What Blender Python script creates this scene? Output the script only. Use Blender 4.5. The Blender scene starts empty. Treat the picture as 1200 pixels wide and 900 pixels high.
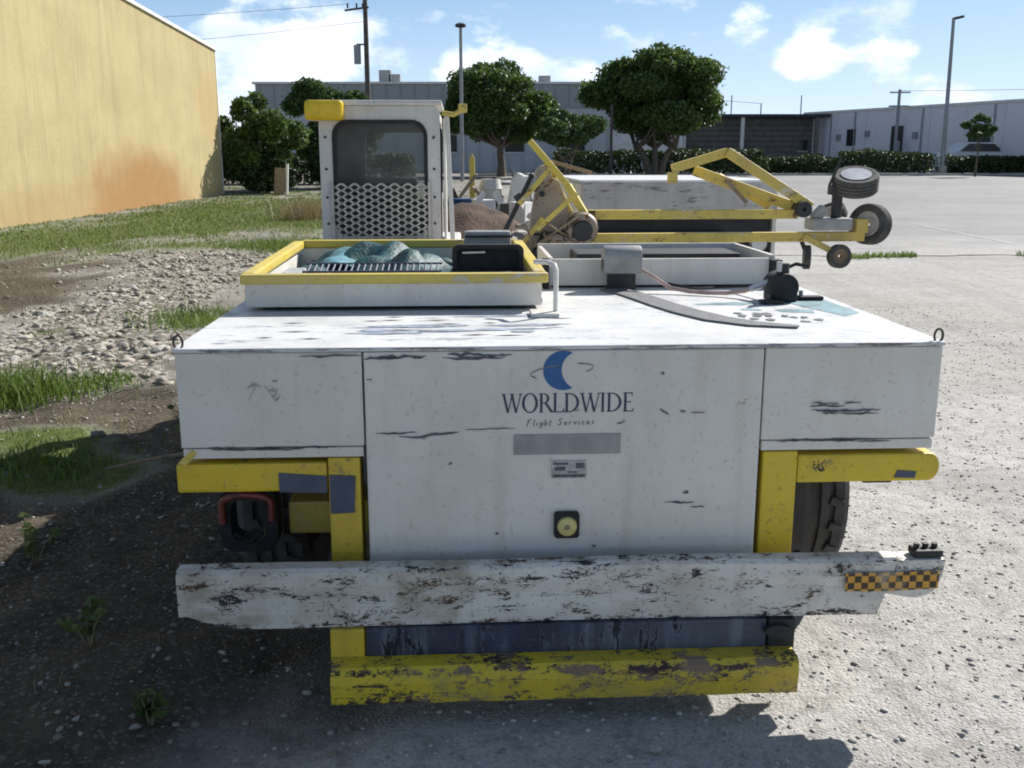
import bpy, bmesh, math, random
import numpy as np
from mathutils import Vector, Matrix

random.seed(7); rng = np.random.default_rng(11)
R = math.radians
S = bpy.context.scene
COL = S.collection

# ------------------------------------------------------------------ camera
cam_d = bpy.data.cameras.new('camera'); cam = bpy.data.objects.new('camera', cam_d); COL.objects.link(cam)
cam_d.sensor_width = 36.0; cam_d.lens = 35.0; cam_d.clip_start = 0.05; cam_d.clip_end = 5000
cam.location = (0, 0, 1.75); cam.rotation_euler = (R(90 - 12.79), 0, 0)
S.camera = cam
# ------------------------------------------------------------------ sun and sky
SUN_AZ, SUN_EL = 45.0, 37.0            # degrees right of the view axis / above the horizon
sv = Vector((math.sin(R(SUN_AZ)) * math.cos(R(SUN_EL)), math.cos(R(SUN_AZ)) * math.cos(R(SUN_EL)), math.sin(R(SUN_EL))))
sun_d = bpy.data.lights.new('sun', 'SUN'); sun_d.energy = 5.0; sun_d.angle = R(0.53); sun_d.color = (1.0, 0.965, 0.91)
sun = bpy.data.objects.new('sun', sun_d); COL.objects.link(sun); sun.rotation_euler = sv.to_track_quat('Z', 'Y').to_euler()
sun.location = sv * 60
W = bpy.data.worlds.new('World'); S.world = W; W.use_nodes = True
def build_world():
    nt = W.node_tree; nt.nodes.clear(); N = nt.nodes.new; L = nt.links.new
    out = N('ShaderNodeOutputWorld'); bg = N('ShaderNodeBackground'); bg.inputs['Strength'].default_value = 0.066
    sky = N('ShaderNodeTexSky'); sky.sky_type = 'NISHITA'; sky.sun_disc = False
    sky.sun_elevation = R(SUN_EL); sky.sun_rotation = R(SUN_AZ); sky.air_density = 1.0; sky.dust_density = 0.3; sky.ozone_density = 1.6
    tc = N('ShaderNodeTexCoord')
    mp = N('ShaderNodeMapping'); mp.inputs['Scale'].default_value = (1, 1, 2.0); L(tc.outputs['Generated'], mp.inputs['Vector'])
    n1 = N('ShaderNodeTexNoise'); n1.inputs['Scale'].default_value = 8.5; n1.inputs['Detail'].default_value = 10; n1.inputs['Roughness'].default_value = 0.6
    L(mp.outputs[0], n1.inputs['Vector'])
    acc = n1.outputs['Fac']
    nrm = N('ShaderNodeVectorMath'); nrm.operation = 'NORMALIZE'; L(tc.outputs['Generated'], nrm.inputs[0])
    for az, el, rad, amt in ((-15.0, 4.2, 5.2, .17), (-13.5, 7.2, 3.2, .12), (-10.0, 6.4, 2.6, .14), (-1.0, 5.0, 3.8, .17), (2.5, 3.6, 3.2, .12), (16.0, 5.0, 2.2, .12), (12.6, 6.8, 1.6, .12), (19.5, 5.6, 2.4, .13), (22, 2.6, 4, .08), (20, 8.6, 2, .1)):
        d = (math.sin(R(az)) * math.cos(R(el)), math.cos(R(az)) * math.cos(R(el)), math.sin(R(el)))
        dt = N('ShaderNodeVectorMath'); dt.operation = 'DOT_PRODUCT'; dt.inputs[1].default_value = d; L(nrm.outputs[0], dt.inputs[0])
        mr = N('ShaderNodeMapRange'); mr.interpolation_type = 'SMOOTHSTEP'
        mr.inputs['From Min'].default_value = math.cos(R(rad)); mr.inputs['From Max'].default_value = math.cos(R(rad * .25)); mr.inputs['To Max'].default_value = amt
        L(dt.outputs['Value'], mr.inputs['Value'])
        ad = N('ShaderNodeMath'); ad.operation = 'ADD'; L(acc, ad.inputs[0]); L(mr.outputs[0], ad.inputs[1]); acc = ad.outputs[0]
    msk = N('ShaderNodeMapRange'); msk.interpolation_type = 'SMOOTHSTEP'; msk.inputs['From Min'].default_value = .555; msk.inputs['From Max'].default_value = .70
    L(acc, msk.inputs['Value'])
    n2 = N('ShaderNodeTexNoise'); n2.inputs['Scale'].default_value = 11; n2.inputs['Detail'].default_value = 6; L(mp.outputs[0], n2.inputs['Vector'])
    cr = N('ShaderNodeMix'); cr.data_type = 'RGBA'; cr.inputs['A'].default_value = (8.4, 9.9, 12.2, 1); cr.inputs['B'].default_value = (13.6, 13.9, 14.4, 1)
    rmp = N('ShaderNodeMapRange'); rmp.inputs['From Min'].default_value = .35; rmp.inputs['From Max'].default_value = .62; L(n2.outputs['Fac'], rmp.inputs['Value'])
    L(rmp.outputs[0], cr.inputs['Factor'])
    # milky blue haze low over the horizon, the same all round
    sx = N('ShaderNodeSeparateXYZ'); L(nrm.outputs[0], sx.inputs[0])
    hz = N('ShaderNodeMapRange'); hz.interpolation_type = 'SMOOTHSTEP'; hz.inputs['From Min'].default_value = .30; hz.inputs['From Max'].default_value = -.02; hz.inputs['To Max'].default_value = .92
    L(sx.outputs['Z'], hz.inputs['Value'])
    hc = N('ShaderNodeMix'); hc.data_type = 'RGBA'; hc.inputs['A'].default_value = (3.1, 6.0, 10.6, 1); hc.inputs['B'].default_value = (8.2, 10.2, 12.8, 1)
    h2 = N('ShaderNodeMapRange'); h2.inputs['From Min'].default_value = .17; h2.inputs['From Max'].default_value = .02; L(sx.outputs['Z'], h2.inputs['Value']); L(h2.outputs[0], hc.inputs['Factor'])
    hm = N('ShaderNodeMix'); hm.data_type = 'RGBA'; L(hz.outputs[0], hm.inputs['Factor']); L(sky.outputs[0], hm.inputs['A']); L(hc.outputs['Result'], hm.inputs['B'])
    mx = N('ShaderNodeMix'); mx.data_type = 'RGBA'
    mf = N('ShaderNodeMath'); mf.operation = 'MULTIPLY'; mf.inputs[1].default_value = .88; L(msk.outputs[0], mf.inputs[0])
    L(mf.outputs[0], mx.inputs['Factor']); L(hm.outputs['Result'], mx.inputs['A']); L(cr.outputs['Result'], mx.inputs['B'])
    L(mx.outputs['Result'], bg.inputs['Color']); L(bg.outputs[0], out.inputs['Surface'])
build_world()
vs = S.view_settings; vs.view_transform = 'Standard'; vs.look = 'None'; vs.exposure = 0.56; vs.gamma = 1.0; vs.use_curve_mapping = False
S.render.engine = 'CYCLES'; S.cycles.filter_width = 1.9; S.render.resolution_x = 1024; S.render.resolution_y = 768

# ------------------------------------------------------------------ helpers
class MB:
    """collects shapes; build() links them as ONE mesh object"""
    def __init__(s): s.v = []; s.f = []
    def add(s, vs_, fs): o = len(s.v); s.v += [tuple(v) for v in vs_]; s.f += [tuple(i + o for i in f) for f in fs]; return s
    def box(s, x0, x1, y0, y1, z0, z1):
        return s.add([(x0,y0,z0),(x1,y0,z0),(x1,y1,z0),(x0,y1,z0),(x0,y0,z1),(x1,y0,z1),(x1,y1,z1),(x0,y1,z1)],
                     [(0,3,2,1),(4,5,6,7),(0,1,5,4),(1,2,6,5),(2,3,7,6),(3,0,4,7)])
    def bar(s, p, q, w, h, up=(0,0,1)):
        p = Vector(p); q = Vector(q); d = (q - p).normalized(); u = Vector(up)
        a = d.cross(u)
        if a.length < 1e-4: a = d.cross(Vector((0,1,0)))
        a.normalize(); b = a.cross(d).normalized(); a *= w/2; b *= h/2
        return s.add([p-a-b,p+a-b,p+a+b,p-a+b,q-a-b,q+a-b,q+a+b,q-a+b],[(0,1,2,3),(7,6,5,4),(0,4,5,1),(1,5,6,2),(2,6,7,3),(3,7,4,0)])
    def cyl(s, p, q, r, n=16, r2=None, caps=True):
        p = Vector(p); q = Vector(q); d = (q - p).normalized(); a = d.orthogonal().normalized(); b = d.cross(a); r2 = r if r2 is None else r2
        vs_ = []
        for c, rr in ((p, r), (q, r2)):
            for i in range(n):
                t = 2*math.pi*i/n; vs_.append(c + a*math.cos(t)*rr + b*math.sin(t)*rr)
        fs = [(i, (i+1) % n, n+(i+1) % n, n+i) for i in range(n)]
        if caps: fs += [tuple(range(n-1,-1,-1)), tuple(range(n,2*n))]
        return s.add(vs_, fs)
    def tube(s, pts, r, n=8, radii=None, caps=True):
        pts = [Vector(p) for p in pts]; vs_ = []; m = len(pts); pa = None
        for i, p in enumerate(pts):
            d = (pts[min(i+1,m-1)] - pts[max(i-1,0)]).normalized()
            a = d.orthogonal().normalized() if pa is None else (pa - d*pa.dot(d)).normalized()
            pa = a; b = d.cross(a); rr = radii[i] if radii else r
            for k in range(n):
                t = 2*math.pi*k/n; vs_.append(p + a*math.cos(t)*rr + b*math.sin(t)*rr)
        fs = [(i*n+k, i*n+(k+1) % n, (i+1)*n+(k+1) % n, (i+1)*n+k) for i in range(m-1) for k in range(n)]
        if caps: fs += [tuple(range(n-1,-1,-1)), tuple(range((m-1)*n, m*n))]
        return s.add(vs_, fs)
    def lathe(s, prof, c, axis=(1,0,0), n=32, start=None):
        """prof: (radius, offset along axis) closed profile"""
        d = Vector(axis).normalized(); a = start and Vector(start) or d.orthogonal().normalized(); b = d.cross(a); c = Vector(c); m = len(prof)
        vs_ = [c + d*o + (a*math.cos(2*math.pi*k/n) + b*math.sin(2*math.pi*k/n))*r for k in range(n) for r, o in prof]
        fs = [(k*m+j, k*m+(j+1) % m, ((k+1) % n)*m+(j+1) % m, ((k+1) % n)*m+j) for k in range(n) for j in range(m)]
        return s.add(vs_, fs)
    def prism(s, poly, y0, y1):
        """poly in x,z extruded along y"""
        n = len(poly); vs_ = [(x, y0, z) for x, z in poly] + [(x, y1, z) for x, z in poly]
        return s.add(vs_, [tuple(range(n)), tuple(range(2*n-1, n-1, -1))] + [(i, n+i, n+(i+1) % n, (i+1) % n) for i in range(n)])
    def poly(s, pts): return s.add(pts, [tuple(range(len(pts)))])
    def ring(s, outer, inner, y):
        """flat ring in plane y between two loops of equal length (x,z)"""
        n = len(outer); return s.add([(x,y,z) for x,z in outer] + [(x,y,z) for x,z in inner], [(i,(i+1)%n,n+(i+1)%n,n+i) for i in range(n)])
    def build(s, name, mat, parent=None, bevel=0, smooth=False, off=(0,0,0), seg=2):
        me = bpy.data.meshes.new(name)
        o_ = Vector(off); me.from_pydata([tuple(Vector(v) - o_) for v in s.v], [], s.f); me.update()
        bm = bmesh.new(); bm.from_mesh(me)
        bmesh.ops.recalc_face_normals(bm, faces=bm.faces)
        if bevel:
            es = [e for e in bm.edges if len(e.link_faces) == 2 and e.calc_face_angle(0) > 0.6]
            bmesh.ops.bevel(bm, geom=es, offset=bevel, segments=seg, affect='EDGES', profile=0.6, clamp_overlap=True)
        if smooth:
            for f in bm.faces: f.smooth = True
            for e in bm.edges:
                if len(e.link_faces) == 2 and e.calc_face_angle(0) > R(38): e.smooth = False
        bm.to_mesh(me); bm.free()
        me.materials.append(mat)
        o = bpy.data.objects.new(name, me); COL.objects.link(o)
        if parent: o.parent = parent
        return o
def tag(o, label=None, cat=None, group=None, kind=None):
    if label: o['label'] = label
    if cat: o['category'] = cat
    if group: o['group'] = group
    if kind: o['kind'] = kind
    return o
def thing(name, loc, label, cat, rz=0, group=None):
    o = bpy.data.objects.new(name, None); COL.objects.link(o); o.location = loc; o.rotation_euler = (0,0,rz); o.empty_display_size = .2
    return tag(o, label, cat, group)
def rrect(x0, x1, z0, z1, r, n=6):
    pts = []
    for cx, cz, a0 in ((x1-r,z1-r,0),(x0+r,z1-r,90),(x0+r,z0+r,180),(x1-r,z0+r,270)):
        for k in range(n+1):
            t = R(a0 + 90*k/n); pts.append((cx+r*math.cos(t), cz+r*math.sin(t)))
    return pts
def np_mesh(name, verts, faces, mat, parent=None, smooth=False):
    """verts (n,3) array, faces (m,k) array"""
    me = bpy.data.meshes.new(name); k = faces.shape[1]
    me.vertices.add(len(verts)); me.vertices.foreach_set('co', verts.astype(np.float32).ravel())
    me.loops.add(faces.size); me.loops.foreach_set('vertex_index', faces.astype(np.int32).ravel())
    me.polygons.add(len(faces)); me.polygons.foreach_set('loop_start', np.arange(0, faces.size, k, dtype=np.int32)); me.polygons.foreach_set('loop_total', np.full(len(faces), k, np.int32))
    me.update(calc_edges=True); me.validate()
    if smooth: me.polygons.foreach_set('use_smooth', np.ones(len(me.polygons), bool))
    me.materials.append(mat)
    o = bpy.data.objects.new(name, me); COL.objects.link(o)
    if parent: o.parent = parent
    return o
# value noise in numpy
_perm = np.random.default_rng(3).random((256, 256))
def vnoise(x, y):
    xi = np.floor(x).astype(int); yi = np.floor(y).astype(int); fx = x - xi; fy = y - yi
    fx = fx*fx*(3-2*fx); fy = fy*fy*(3-2*fy); P = lambda a, b: _perm[a % 256, b % 256]
    return (P(xi,yi)*(1-fx) + P(xi+1,yi)*fx)*(1-fy) + (P(xi,yi+1)*(1-fx) + P(xi+1,yi+1)*fx)*fy
def fbm(x, y, o=4):
    t = 0; a = .5; n = 0
    for i in range(o): t = t + a*vnoise(x*2**i + 17.3*i, y*2**i + 5.1*i); n += a; a *= .5
    return t/n
def sstep(a, b, x): t = np.clip((x-a)/(b-a), 0, 1); return t*t*(3-2*t)

# ------------------------------------------------------------------ materials
def new_mat(name):
    m = bpy.data.materials.new(name); m.use_nodes = True; nt = m.node_tree; b = nt.nodes['Principled BSDF']; return m, nt, b
def node(nt, typ, **kw):
    n = nt.nodes.new(typ)
    for k, v in kw.items():
        if hasattr(n, k): setattr(n, k, v)
        else: n.inputs[k].default_value = v
    return n
def noise(nt, vec, scale, detail=4, rough=.55, dist=0):
    n = node(nt, 'ShaderNodeTexNoise'); n.inputs['Scale'].default_value = scale; n.inputs['Detail'].default_value = detail; n.inputs['Roughness'].default_value = rough; n.inputs['Distortion'].default_value = dist
    nt.links.new(vec, n.inputs['Vector']); return n.outputs['Fac']
def mrange(nt, val, a, b, c=0.0, d=1.0):
    n = node(nt, 'ShaderNodeMapRange'); n.interpolation_type = 'SMOOTHSTEP'
    for k, v in (('From Min', a), ('From Max', b), ('To Min', c), ('To Max', d)): n.inputs[k].default_value = v
    nt.links.new(val, n.inputs['Value']); return n.outputs[0]
def mixc(nt, fac, a, b):
    n = node(nt, 'ShaderNodeMix'); n.data_type = 'RGBA'
    if isinstance(fac, (int, float)): n.inputs['Factor'].default_value = fac
    else: nt.links.new(fac, n.inputs['Factor'])
    for k, v in (('A', a), ('B', b)):
        if isinstance(v, (tuple, list)): n.inputs[k].default_value = (*v[:3], 1)
        else: nt.links.new(v, n.inputs[k])
    return n.outputs['Result']
def math_(nt, op, a, b):
    n = node(nt, 'ShaderNodeMath'); n.operation = op
    for i, v in enumerate((a, b)):
        if isinstance(v, (int, float)): n.inputs[i].default_value = v
        else: nt.links.new(v, n.inputs[i])
    return n.outputs[0]
def coords(nt, scale=(1,1,1), loc=(0,0,0)):
    tc = node(nt, 'ShaderNodeTexCoord'); mp = node(nt, 'ShaderNodeMapping'); mp.inputs['Scale'].default_value = scale; mp.inputs['Location'].default_value = loc
    nt.links.new(tc.outputs['Object'], mp.inputs['Vector']); return mp.outputs[0]
def bump(nt, b, h, strength=.2, dist=.01):
    n = node(nt, 'ShaderNodeBump'); n.inputs['Strength'].default_value = strength; n.inputs['Distance'].default_value = dist
    nt.links.new(h, n.inputs['Height']); nt.links.new(n.outputs[0], b.inputs['Normal'])
def paint(name, col,  dirt=(.25,.22,.18), dirt_amt=.35, chips=0.0, chip_col=(.03,.03,.035), chip2=(.16,.07,.03), rough=.45, stretch=(1,1,1), streak=.25, loc=(0,0,0), cs=1.0, bands=()):
    """old paint: colour drift, dirt blotches, vertical streaks, chips down to primer and rust"""
    m, nt, b = new_mat(name); v = coords(nt, loc=loc)
    c = mixc(nt, mrange(nt, noise(nt, v, 2.2, 5, .6), .35, .75, 0, dirt_amt), col, dirt)
    sv_ = coords(nt, (14, 14, .9), loc)
    c = mixc(nt, mrange(nt, noise(nt, sv_, 1.0, 3), .5, .8, 0, streak), c, dirt)
    c = mixc(nt, mrange(nt, noise(nt, v, 55, 2), .62, .7, 0, dirt_amt*.8), c, tuple(x*.7 for x in dirt))
    r = math_(nt, 'ADD', mrange(nt, noise(nt, v, 9, 4), .3, .7, -.1, .14), rough)
    if chips > 0:
        cv = coords(nt, stretch, loc)
        big = noise(nt, cv, 4.5*cs, 5, .65, .4); fine = noise(nt, cv, 30*cs, 5, .7, .8)
        s = math_(nt, 'ADD', math_(nt, 'MULTIPLY', big, .55), math_(nt, 'MULTIPLY', fine, .45))
        th = .66 - .2*chips
        if bands:                                   # scrapes gather along the ridges that get hit
            tcz = node(nt, 'ShaderNodeTexCoord'); sz = node(nt, 'ShaderNodeSeparateXYZ'); nt.links.new(tcz.outputs['Object'], sz.inputs[0])
            for zc, zw, am in bands:
                g_ = math_(nt, 'ABSOLUTE', math_(nt, 'SUBTRACT', math_(nt, 'ADD', sz.outputs['Z'], mrange(nt, noise(nt, coords(nt, (3,1,1)), 2, 3), .3, .7, -.012, .012)), zc), 0)
                s = math_(nt, 'ADD', s, mrange(nt, g_, zw, 0, 0, am))
            sc = noise(nt, coords(nt, (1.6, 1, 46)), 2.2, 4, .7, .3)
            s = math_(nt, 'ADD', s, mrange(nt, sc, .55, .75, 0, .09))
        mk = mrange(nt, s, th, th + .018)
        if bands:
            kr = math_(nt, 'ABSOLUTE', math_(nt, 'SUBTRACT', noise(nt, coords(nt, (.8,1,1.5), loc), 15, 5, .62, 1.2), .5), 0)
            km = math_(nt, 'MULTIPLY', mrange(nt, kr, .020, .006), mrange(nt, math_(nt, 'ADD', noise(nt, cv, 5, 4), math_(nt, 'MULTIPLY', math_(nt, 'SUBTRACT', s, th), 1.2)), .42, .56))
            mk = math_(nt, 'MAXIMUM', mk, km)
            c = mixc(nt, mrange(nt, noise(nt, coords(nt, (1,1,1.6)), 4.2, 5, .6), .52, .7, 0, .6), c, (.27,.22,.13))
        cc = mixc(nt, mrange(nt, noise(nt, cv, 6, 3), .48, .6), chip_col, chip2)
        edge = mrange(nt, s, th - .03, th)
        c = mixc(nt, math_(nt, 'MULTIPLY', edge, .35), c, dirt)
        c = mixc(nt, mk, c, cc); r = math_(nt, 'ADD', r, math_(nt, 'MULTIPLY', mk, .3))
        bump(nt, b, math_(nt, 'ADD', math_(nt, 'MULTIPLY', noise(nt, v, 2.6, 2), 2.2), math_(nt, 'SUBTRACT', math_(nt, 'MULTIPLY', noise(nt, v, 7, 3), .6), math_(nt, 'MULTIPLY', mk, .25))), .4, .007)
    else:
        bump(nt, b, noise(nt, v, 5, 3), .12, .006)
    nt.links.new(c, b.inputs['Base Color']); nt.links.new(r, b.inputs['Roughness']); return m
def plain(name, col, rough=.6, var=.25, scale=8, metal=0, bmp=.15, bdist=.005):
    m, nt, b = new_mat(name); v = coords(nt)
    c = mixc(nt, mrange(nt, noise(nt, v, scale, 6, .6), .3, .7), tuple(x*(1-var) for x in col), tuple(min(1, x*(1+var)) for x in col))
    nt.links.new(c, b.inputs['Base Color']); b.inputs['Roughness'].default_value = rough; b.inputs['Metallic'].default_value = metal
    bump(nt, b, noise(nt, v, scale*6, 4), bmp, bdist); return m
def foliage(name, dark, light, trans=.25):
    m, nt, b = new_mat(name); g = node(nt, 'ShaderNodeNewGeometry'); v = coords(nt)
    f = math_(nt, 'ADD', math_(nt, 'MULTIPLY', g.outputs['Random Per Island'], .6), math_(nt, 'MULTIPLY', mrange(nt, noise(nt, v, 1.2, 3), .35, .65), .4))
    c = mixc(nt, f, dark, light); nt.links.new(c, b.inputs['Base Color']); b.inputs['Roughness'].default_value = .55
    t = node(nt, 'ShaderNodeBsdfTranslucent'); nt.links.new(c, t.inputs['Color']); ms = node(nt, 'ShaderNodeMixShader'); ms.inputs[0].default_value = trans
    nt.links.new(b.outputs[0], ms.inputs[1]); nt.links.new(t.outputs[0], ms.inputs[2]); nt.links.new(ms.outputs[0], nt.nodes['Material Output'].inputs['Surface'])
    return m
M = {}
M['white'] = paint('white_panel_paint', (.72,.69,.63), (.47,.42,.34), .36, chips=.10, stretch=(1,1,2.0), streak=.34)
M['deck'] = paint('white_deck_paint', (.68,.68,.665), (.36,.35,.34), .45, chips=.42, chip_col=(.14,.19,.25), chip2=(.36,.37,.38), stretch=(.5,2.6,1), streak=.0)
M['bumper'] = paint('chipped_white_paint', (.70,.675,.62), (.36,.30,.22), .6, chips=.40, chip2=(.10,.06,.03), stretch=(.6,1,1.5), streak=.35, cs=3.0, bands=((.448,.025,.06),(.395,.02,.04),(.30,.018,.08),(.494,.010,.06)))
M['yellow'] = paint('yellow_frame_paint', (.70,.50,.03), (.30,.20,.06), .55, chips=.30, chip2=(.35,.28,.12), rough=.45, cs=1.4)
M['yellow_worn'] = paint('worn_yellow_paint', (.72,.53,.03), (.32,.22,.06), .4, chips=.54, chip_col=(.05,.03,.03), chip2=(.22,.16,.11), stretch=(.7,1,1.3), cs=2.6, bands=((.188,.020,.075),(.084,.014,.07),(.15,.02,.02)))
M['rim'] = paint('tray_rim_paint', (.66,.50,.07), (.42,.33,.18), .5, chips=.35, chip_col=(.5,.47,.4), chip2=(.2,.09,.04), stretch=(.5,1,1))
M['tow_yellow'] = paint('tow_bar_paint', (.66,.50,.09), (.36,.26,.11), .6, cs=1.6, chips=.5, chip_col=(.20,.09,.04), chip2=(.62,.55,.42), stretch=(.8,1,1))
M['dark'] = plain('dark_steel', (.025,.025,.027), .6)
M['black'] = plain('black_rubber', (.018,.018,.019), .75, .3, 20)
M['tyre'] = plain('tyre_rubber', (.07,.067,.063), .85, .3, 14)
M['navy'] = paint('navy_panel', (.02,.028,.055), (.22,.25,.30), .35, chips=.45, chip_col=(.015,.017,.03), chip2=(.01,.012,.02), stretch=(2,1,.35), streak=.8)
M['cab'] = paint('cab_paint', (.62,.60,.56), (.38,.33,.27), .4, chips=.12, streak=.3)
M['wornwhite'] = paint('worn_white_paint', (.52,.50,.47), (.30,.27,.24), .7, chips=.5, chip_col=(.22,.21,.22), chip2=(.2,.13,.09), stretch=(.3,1,1.6), streak=.4)
M['grey'] = plain('grey_metal', (.30,.30,.29), .5, .15, 12)
M['steel'] = plain('bright_steel', (.55,.55,.55), .35, .15, 10, .6)
M['beige'] = paint('beige_machine_paint', (.36,.31,.25), (.20,.14,.09), .8, chips=.55, chip_col=(.14,.06,.03), chip2=(.05,.04,.035))
M['mesh'] = plain('expanded_metal', (.48,.45,.39), .55, .2, 10)
M['bluelogo'] = plain('logo_blue', (.018,.11,.30), .5, .12, 60, bmp=0)
M['navytext'] = plain('letter_navy', (.035,.042,.095), .5, .25, 90, bmp=0)
M['script'] = plain('faded_script', (.20,.20,.21), .6, .3, 120, bmp=0)
M['scuff'] = plain('scuff_dark', (.10,.10,.115), .7, .45, 60, bmp=0)
M['scufflight'] = plain('scuff_grey', (.30,.29,.28), .7, .3, 60, bmp=0)
M['tape'] = plain('blue_grey_tape', (.06,.075,.115), .5, .2, 14)
M['red'] = plain('faded_red', (.17,.035,.025), .45, .35, 20)
M['lampface'] = plain('yellow_lamp', (.60,.53,.20), .3, .15, 40)
M['sticker'] = plain('silver_sticker', (.42,.42,.40), .4, .25, 40, bmp=0)
M['beacon'] = plain('yellow_box', (.75,.50,.015), .35, .12, 9)
M['teal'] = plain('teal_tarp', (.010,.065,.068), .55, .4, 10, bmp=.4, bdist=.02)
M['blue_cloth'] = plain('pale_blue_cloth', (.10,.24,.28), .7, .4, 12)
M['patch_teal'] = plain('teal_primer', (.16,.27,.30), .55, .35, 12)
M['patch_navy'] = plain('blue_grey_streaks', (.27,.31,.38), .55, .5, 14)
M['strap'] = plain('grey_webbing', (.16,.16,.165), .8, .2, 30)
M['hose'] = plain('pinkish_hose', (.46,.33,.29), .5, .3, 10)
M['timber'] = plain('weathered_timber', (.28,.21,.13), .8, .3, 10)
def glass_mat():
    m, nt, b = new_mat('cab_glass'); b.inputs['Base Color'].default_value = (.55,.6,.58,1); b.inputs['Roughness'].default_value = .03; b.inputs['Transmission Weight'].default_value = 1.0; b.inputs['IOR'].default_value = 1.05
    v = coords(nt); d = node(nt, 'ShaderNodeBsdfDiffuse'); d.inputs['Color'].default_value = (.35,.34,.32,1)
    ms = node(nt, 'ShaderNodeMixShader'); nt.links.new(mrange(nt, noise(nt, v, 3, 4), .3, .7, .05, .22), ms.inputs[0]); nt.links.new(b.outputs[0], ms.inputs[1]); nt.links.new(d.outputs[0], ms.inputs[2])
    nt.links.new(ms.outputs[0], nt.nodes['Material Output'].inputs['Surface']); return m
M['glass'] = glass_mat()
def checker_mat():
    m, nt, b = new_mat('checker_tape'); v = coords(nt); ck = node(nt, 'ShaderNodeTexChecker'); ck.inputs['Scale'].default_value = 1/.0225
    mp = node(nt, 'ShaderNodeMapping'); mp.inputs['Location'].default_value = (0,.6,.011); nt.links.new(v, mp.inputs['Vector']); nt.links.new(mp.outputs[0], ck.inputs['Vector'])
    ck.inputs['Color1'].default_value = (.60,.30,.03,1); ck.inputs['Color2'].default_value = (.035,.02,.015,1)
    c = mixc(nt, mrange(nt, noise(nt, v, 14, 5), .5, .72, 0, .6), ck.outputs['Color'], (.45,.38,.26)); nt.links.new(c, b.inputs['Base Color']); b.inputs['Roughness'].default_value = .4; return m
M['checker'] = checker_mat()
M['bark'] = plain('bark', (.13,.105,.08), .9, .3, 6, bmp=.6, bdist=.03)
M['tree_leaf'] = foliage('tree_leaves', (.03,.068,.016), (.13,.20,.036), .4)
M['light_leaf'] = foliage('light_leaves', (.035,.075,.018), (.10,.17,.04), .3)
M['hedge_leaf'] = foliage('hedge_leaves', (.02,.04,.012), (.07,.11,.028), .25)
M['grass'] = foliage('grass_blades', (.06,.12,.018), (.19,.26,.055), .38)
M['weed'] = foliage('weed_leaves', (.05,.09,.02), (.16,.20,.06), .3)
M['dry'] = foliage('dry_stems', (.20,.15,.08), (.36,.29,.16), .2)

# ------------------------------------------------------------------ terrain
def tz(y):
    t = np.clip((np.asarray(y, float)-15)/45, 0, 1); return .72*t*t*(3-2*t)
def blob(x, y, c): return np.clip(sum(w*np.exp(-(((x-a)/rx)**2 + ((y-b)/ry)**2)) for a, b, rx, ry, w in c), 0, 1.3)
RUB = [(-6.6,10.5,1.2,1.2,.5), (-6.2,18.2,1.6,1.3,1), (-5.2,16.5,1.3,2,1), (-4.6,14,1.0,1.8,1), (-4.9,12,1.2,1.6,1), (-4.0,9.5,.9,1.6,1.1), (-3.2,8.0,.6,.8,.9), (-4.6,8.9,.8,.8,.7), (-1.2,17,2.6,3,.6)]
GRS = [(-3.4,10.9,.8,.9,1.2), (-4.6,20.3,1.2,1.2,.9), (-3.7,7.4,.55,.75,1.2), (-2.75,5.4,.6,.6,1.4), (-3.0,6.2,.5,.5,.7), (-4.4,6.6,.8,.8,.9), (-9,30,3.2,9,1.2), (-9.8,21,2.2,4,1.0), (-5,32,2.5,8,.9), (-6.5,25,2,3,.6), (-2.3,6.6,.5,.8,.35), (-12,12,3,5,.8)]
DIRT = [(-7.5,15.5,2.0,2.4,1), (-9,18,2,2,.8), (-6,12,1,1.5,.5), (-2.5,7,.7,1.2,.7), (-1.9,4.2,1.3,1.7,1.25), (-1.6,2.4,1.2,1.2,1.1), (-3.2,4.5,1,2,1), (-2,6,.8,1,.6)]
def zones(x, y):
    n = fbm(x*1.3, y*1.3, 4) - .5; n2 = fbm(x*.35+9, y*.35+4, 3) - .5
    left = sstep(-.15, -1.3, x + n*1.5 + n2*.8 + np.clip((y-4)/4, 0, 1)*.7 - np.clip((y-9)/9, 0, 1)*1.2)       # 1 on the unpaved left strip
    wild = left*sstep(60, 46, y)
    g = sstep(.42, 1.0, blob(x, y, GRS) + n*2.2 + n2*1.2 + .1)*wild
    r = sstep(.30, 1.0, blob(x, y, RUB) + n*1.7)*wild*(1-.75*g)
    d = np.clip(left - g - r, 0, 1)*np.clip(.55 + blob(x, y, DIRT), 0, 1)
    return g, r, d, left
def ground_h(x, y):
    g, r, d, left = zones(x, y)
    near = sstep(26, 12, y)
    return tz(y) + near*((fbm(x*2.2, y*2.2, 4)-.5)*(.028+.10*left) + (fbm(x*11, y*11, 3)-.5)*(.006 + .05*r + .02*d))*sstep(-2, 1, y)*np.where(np.abs(x) < 9, 1, .3)
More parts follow.
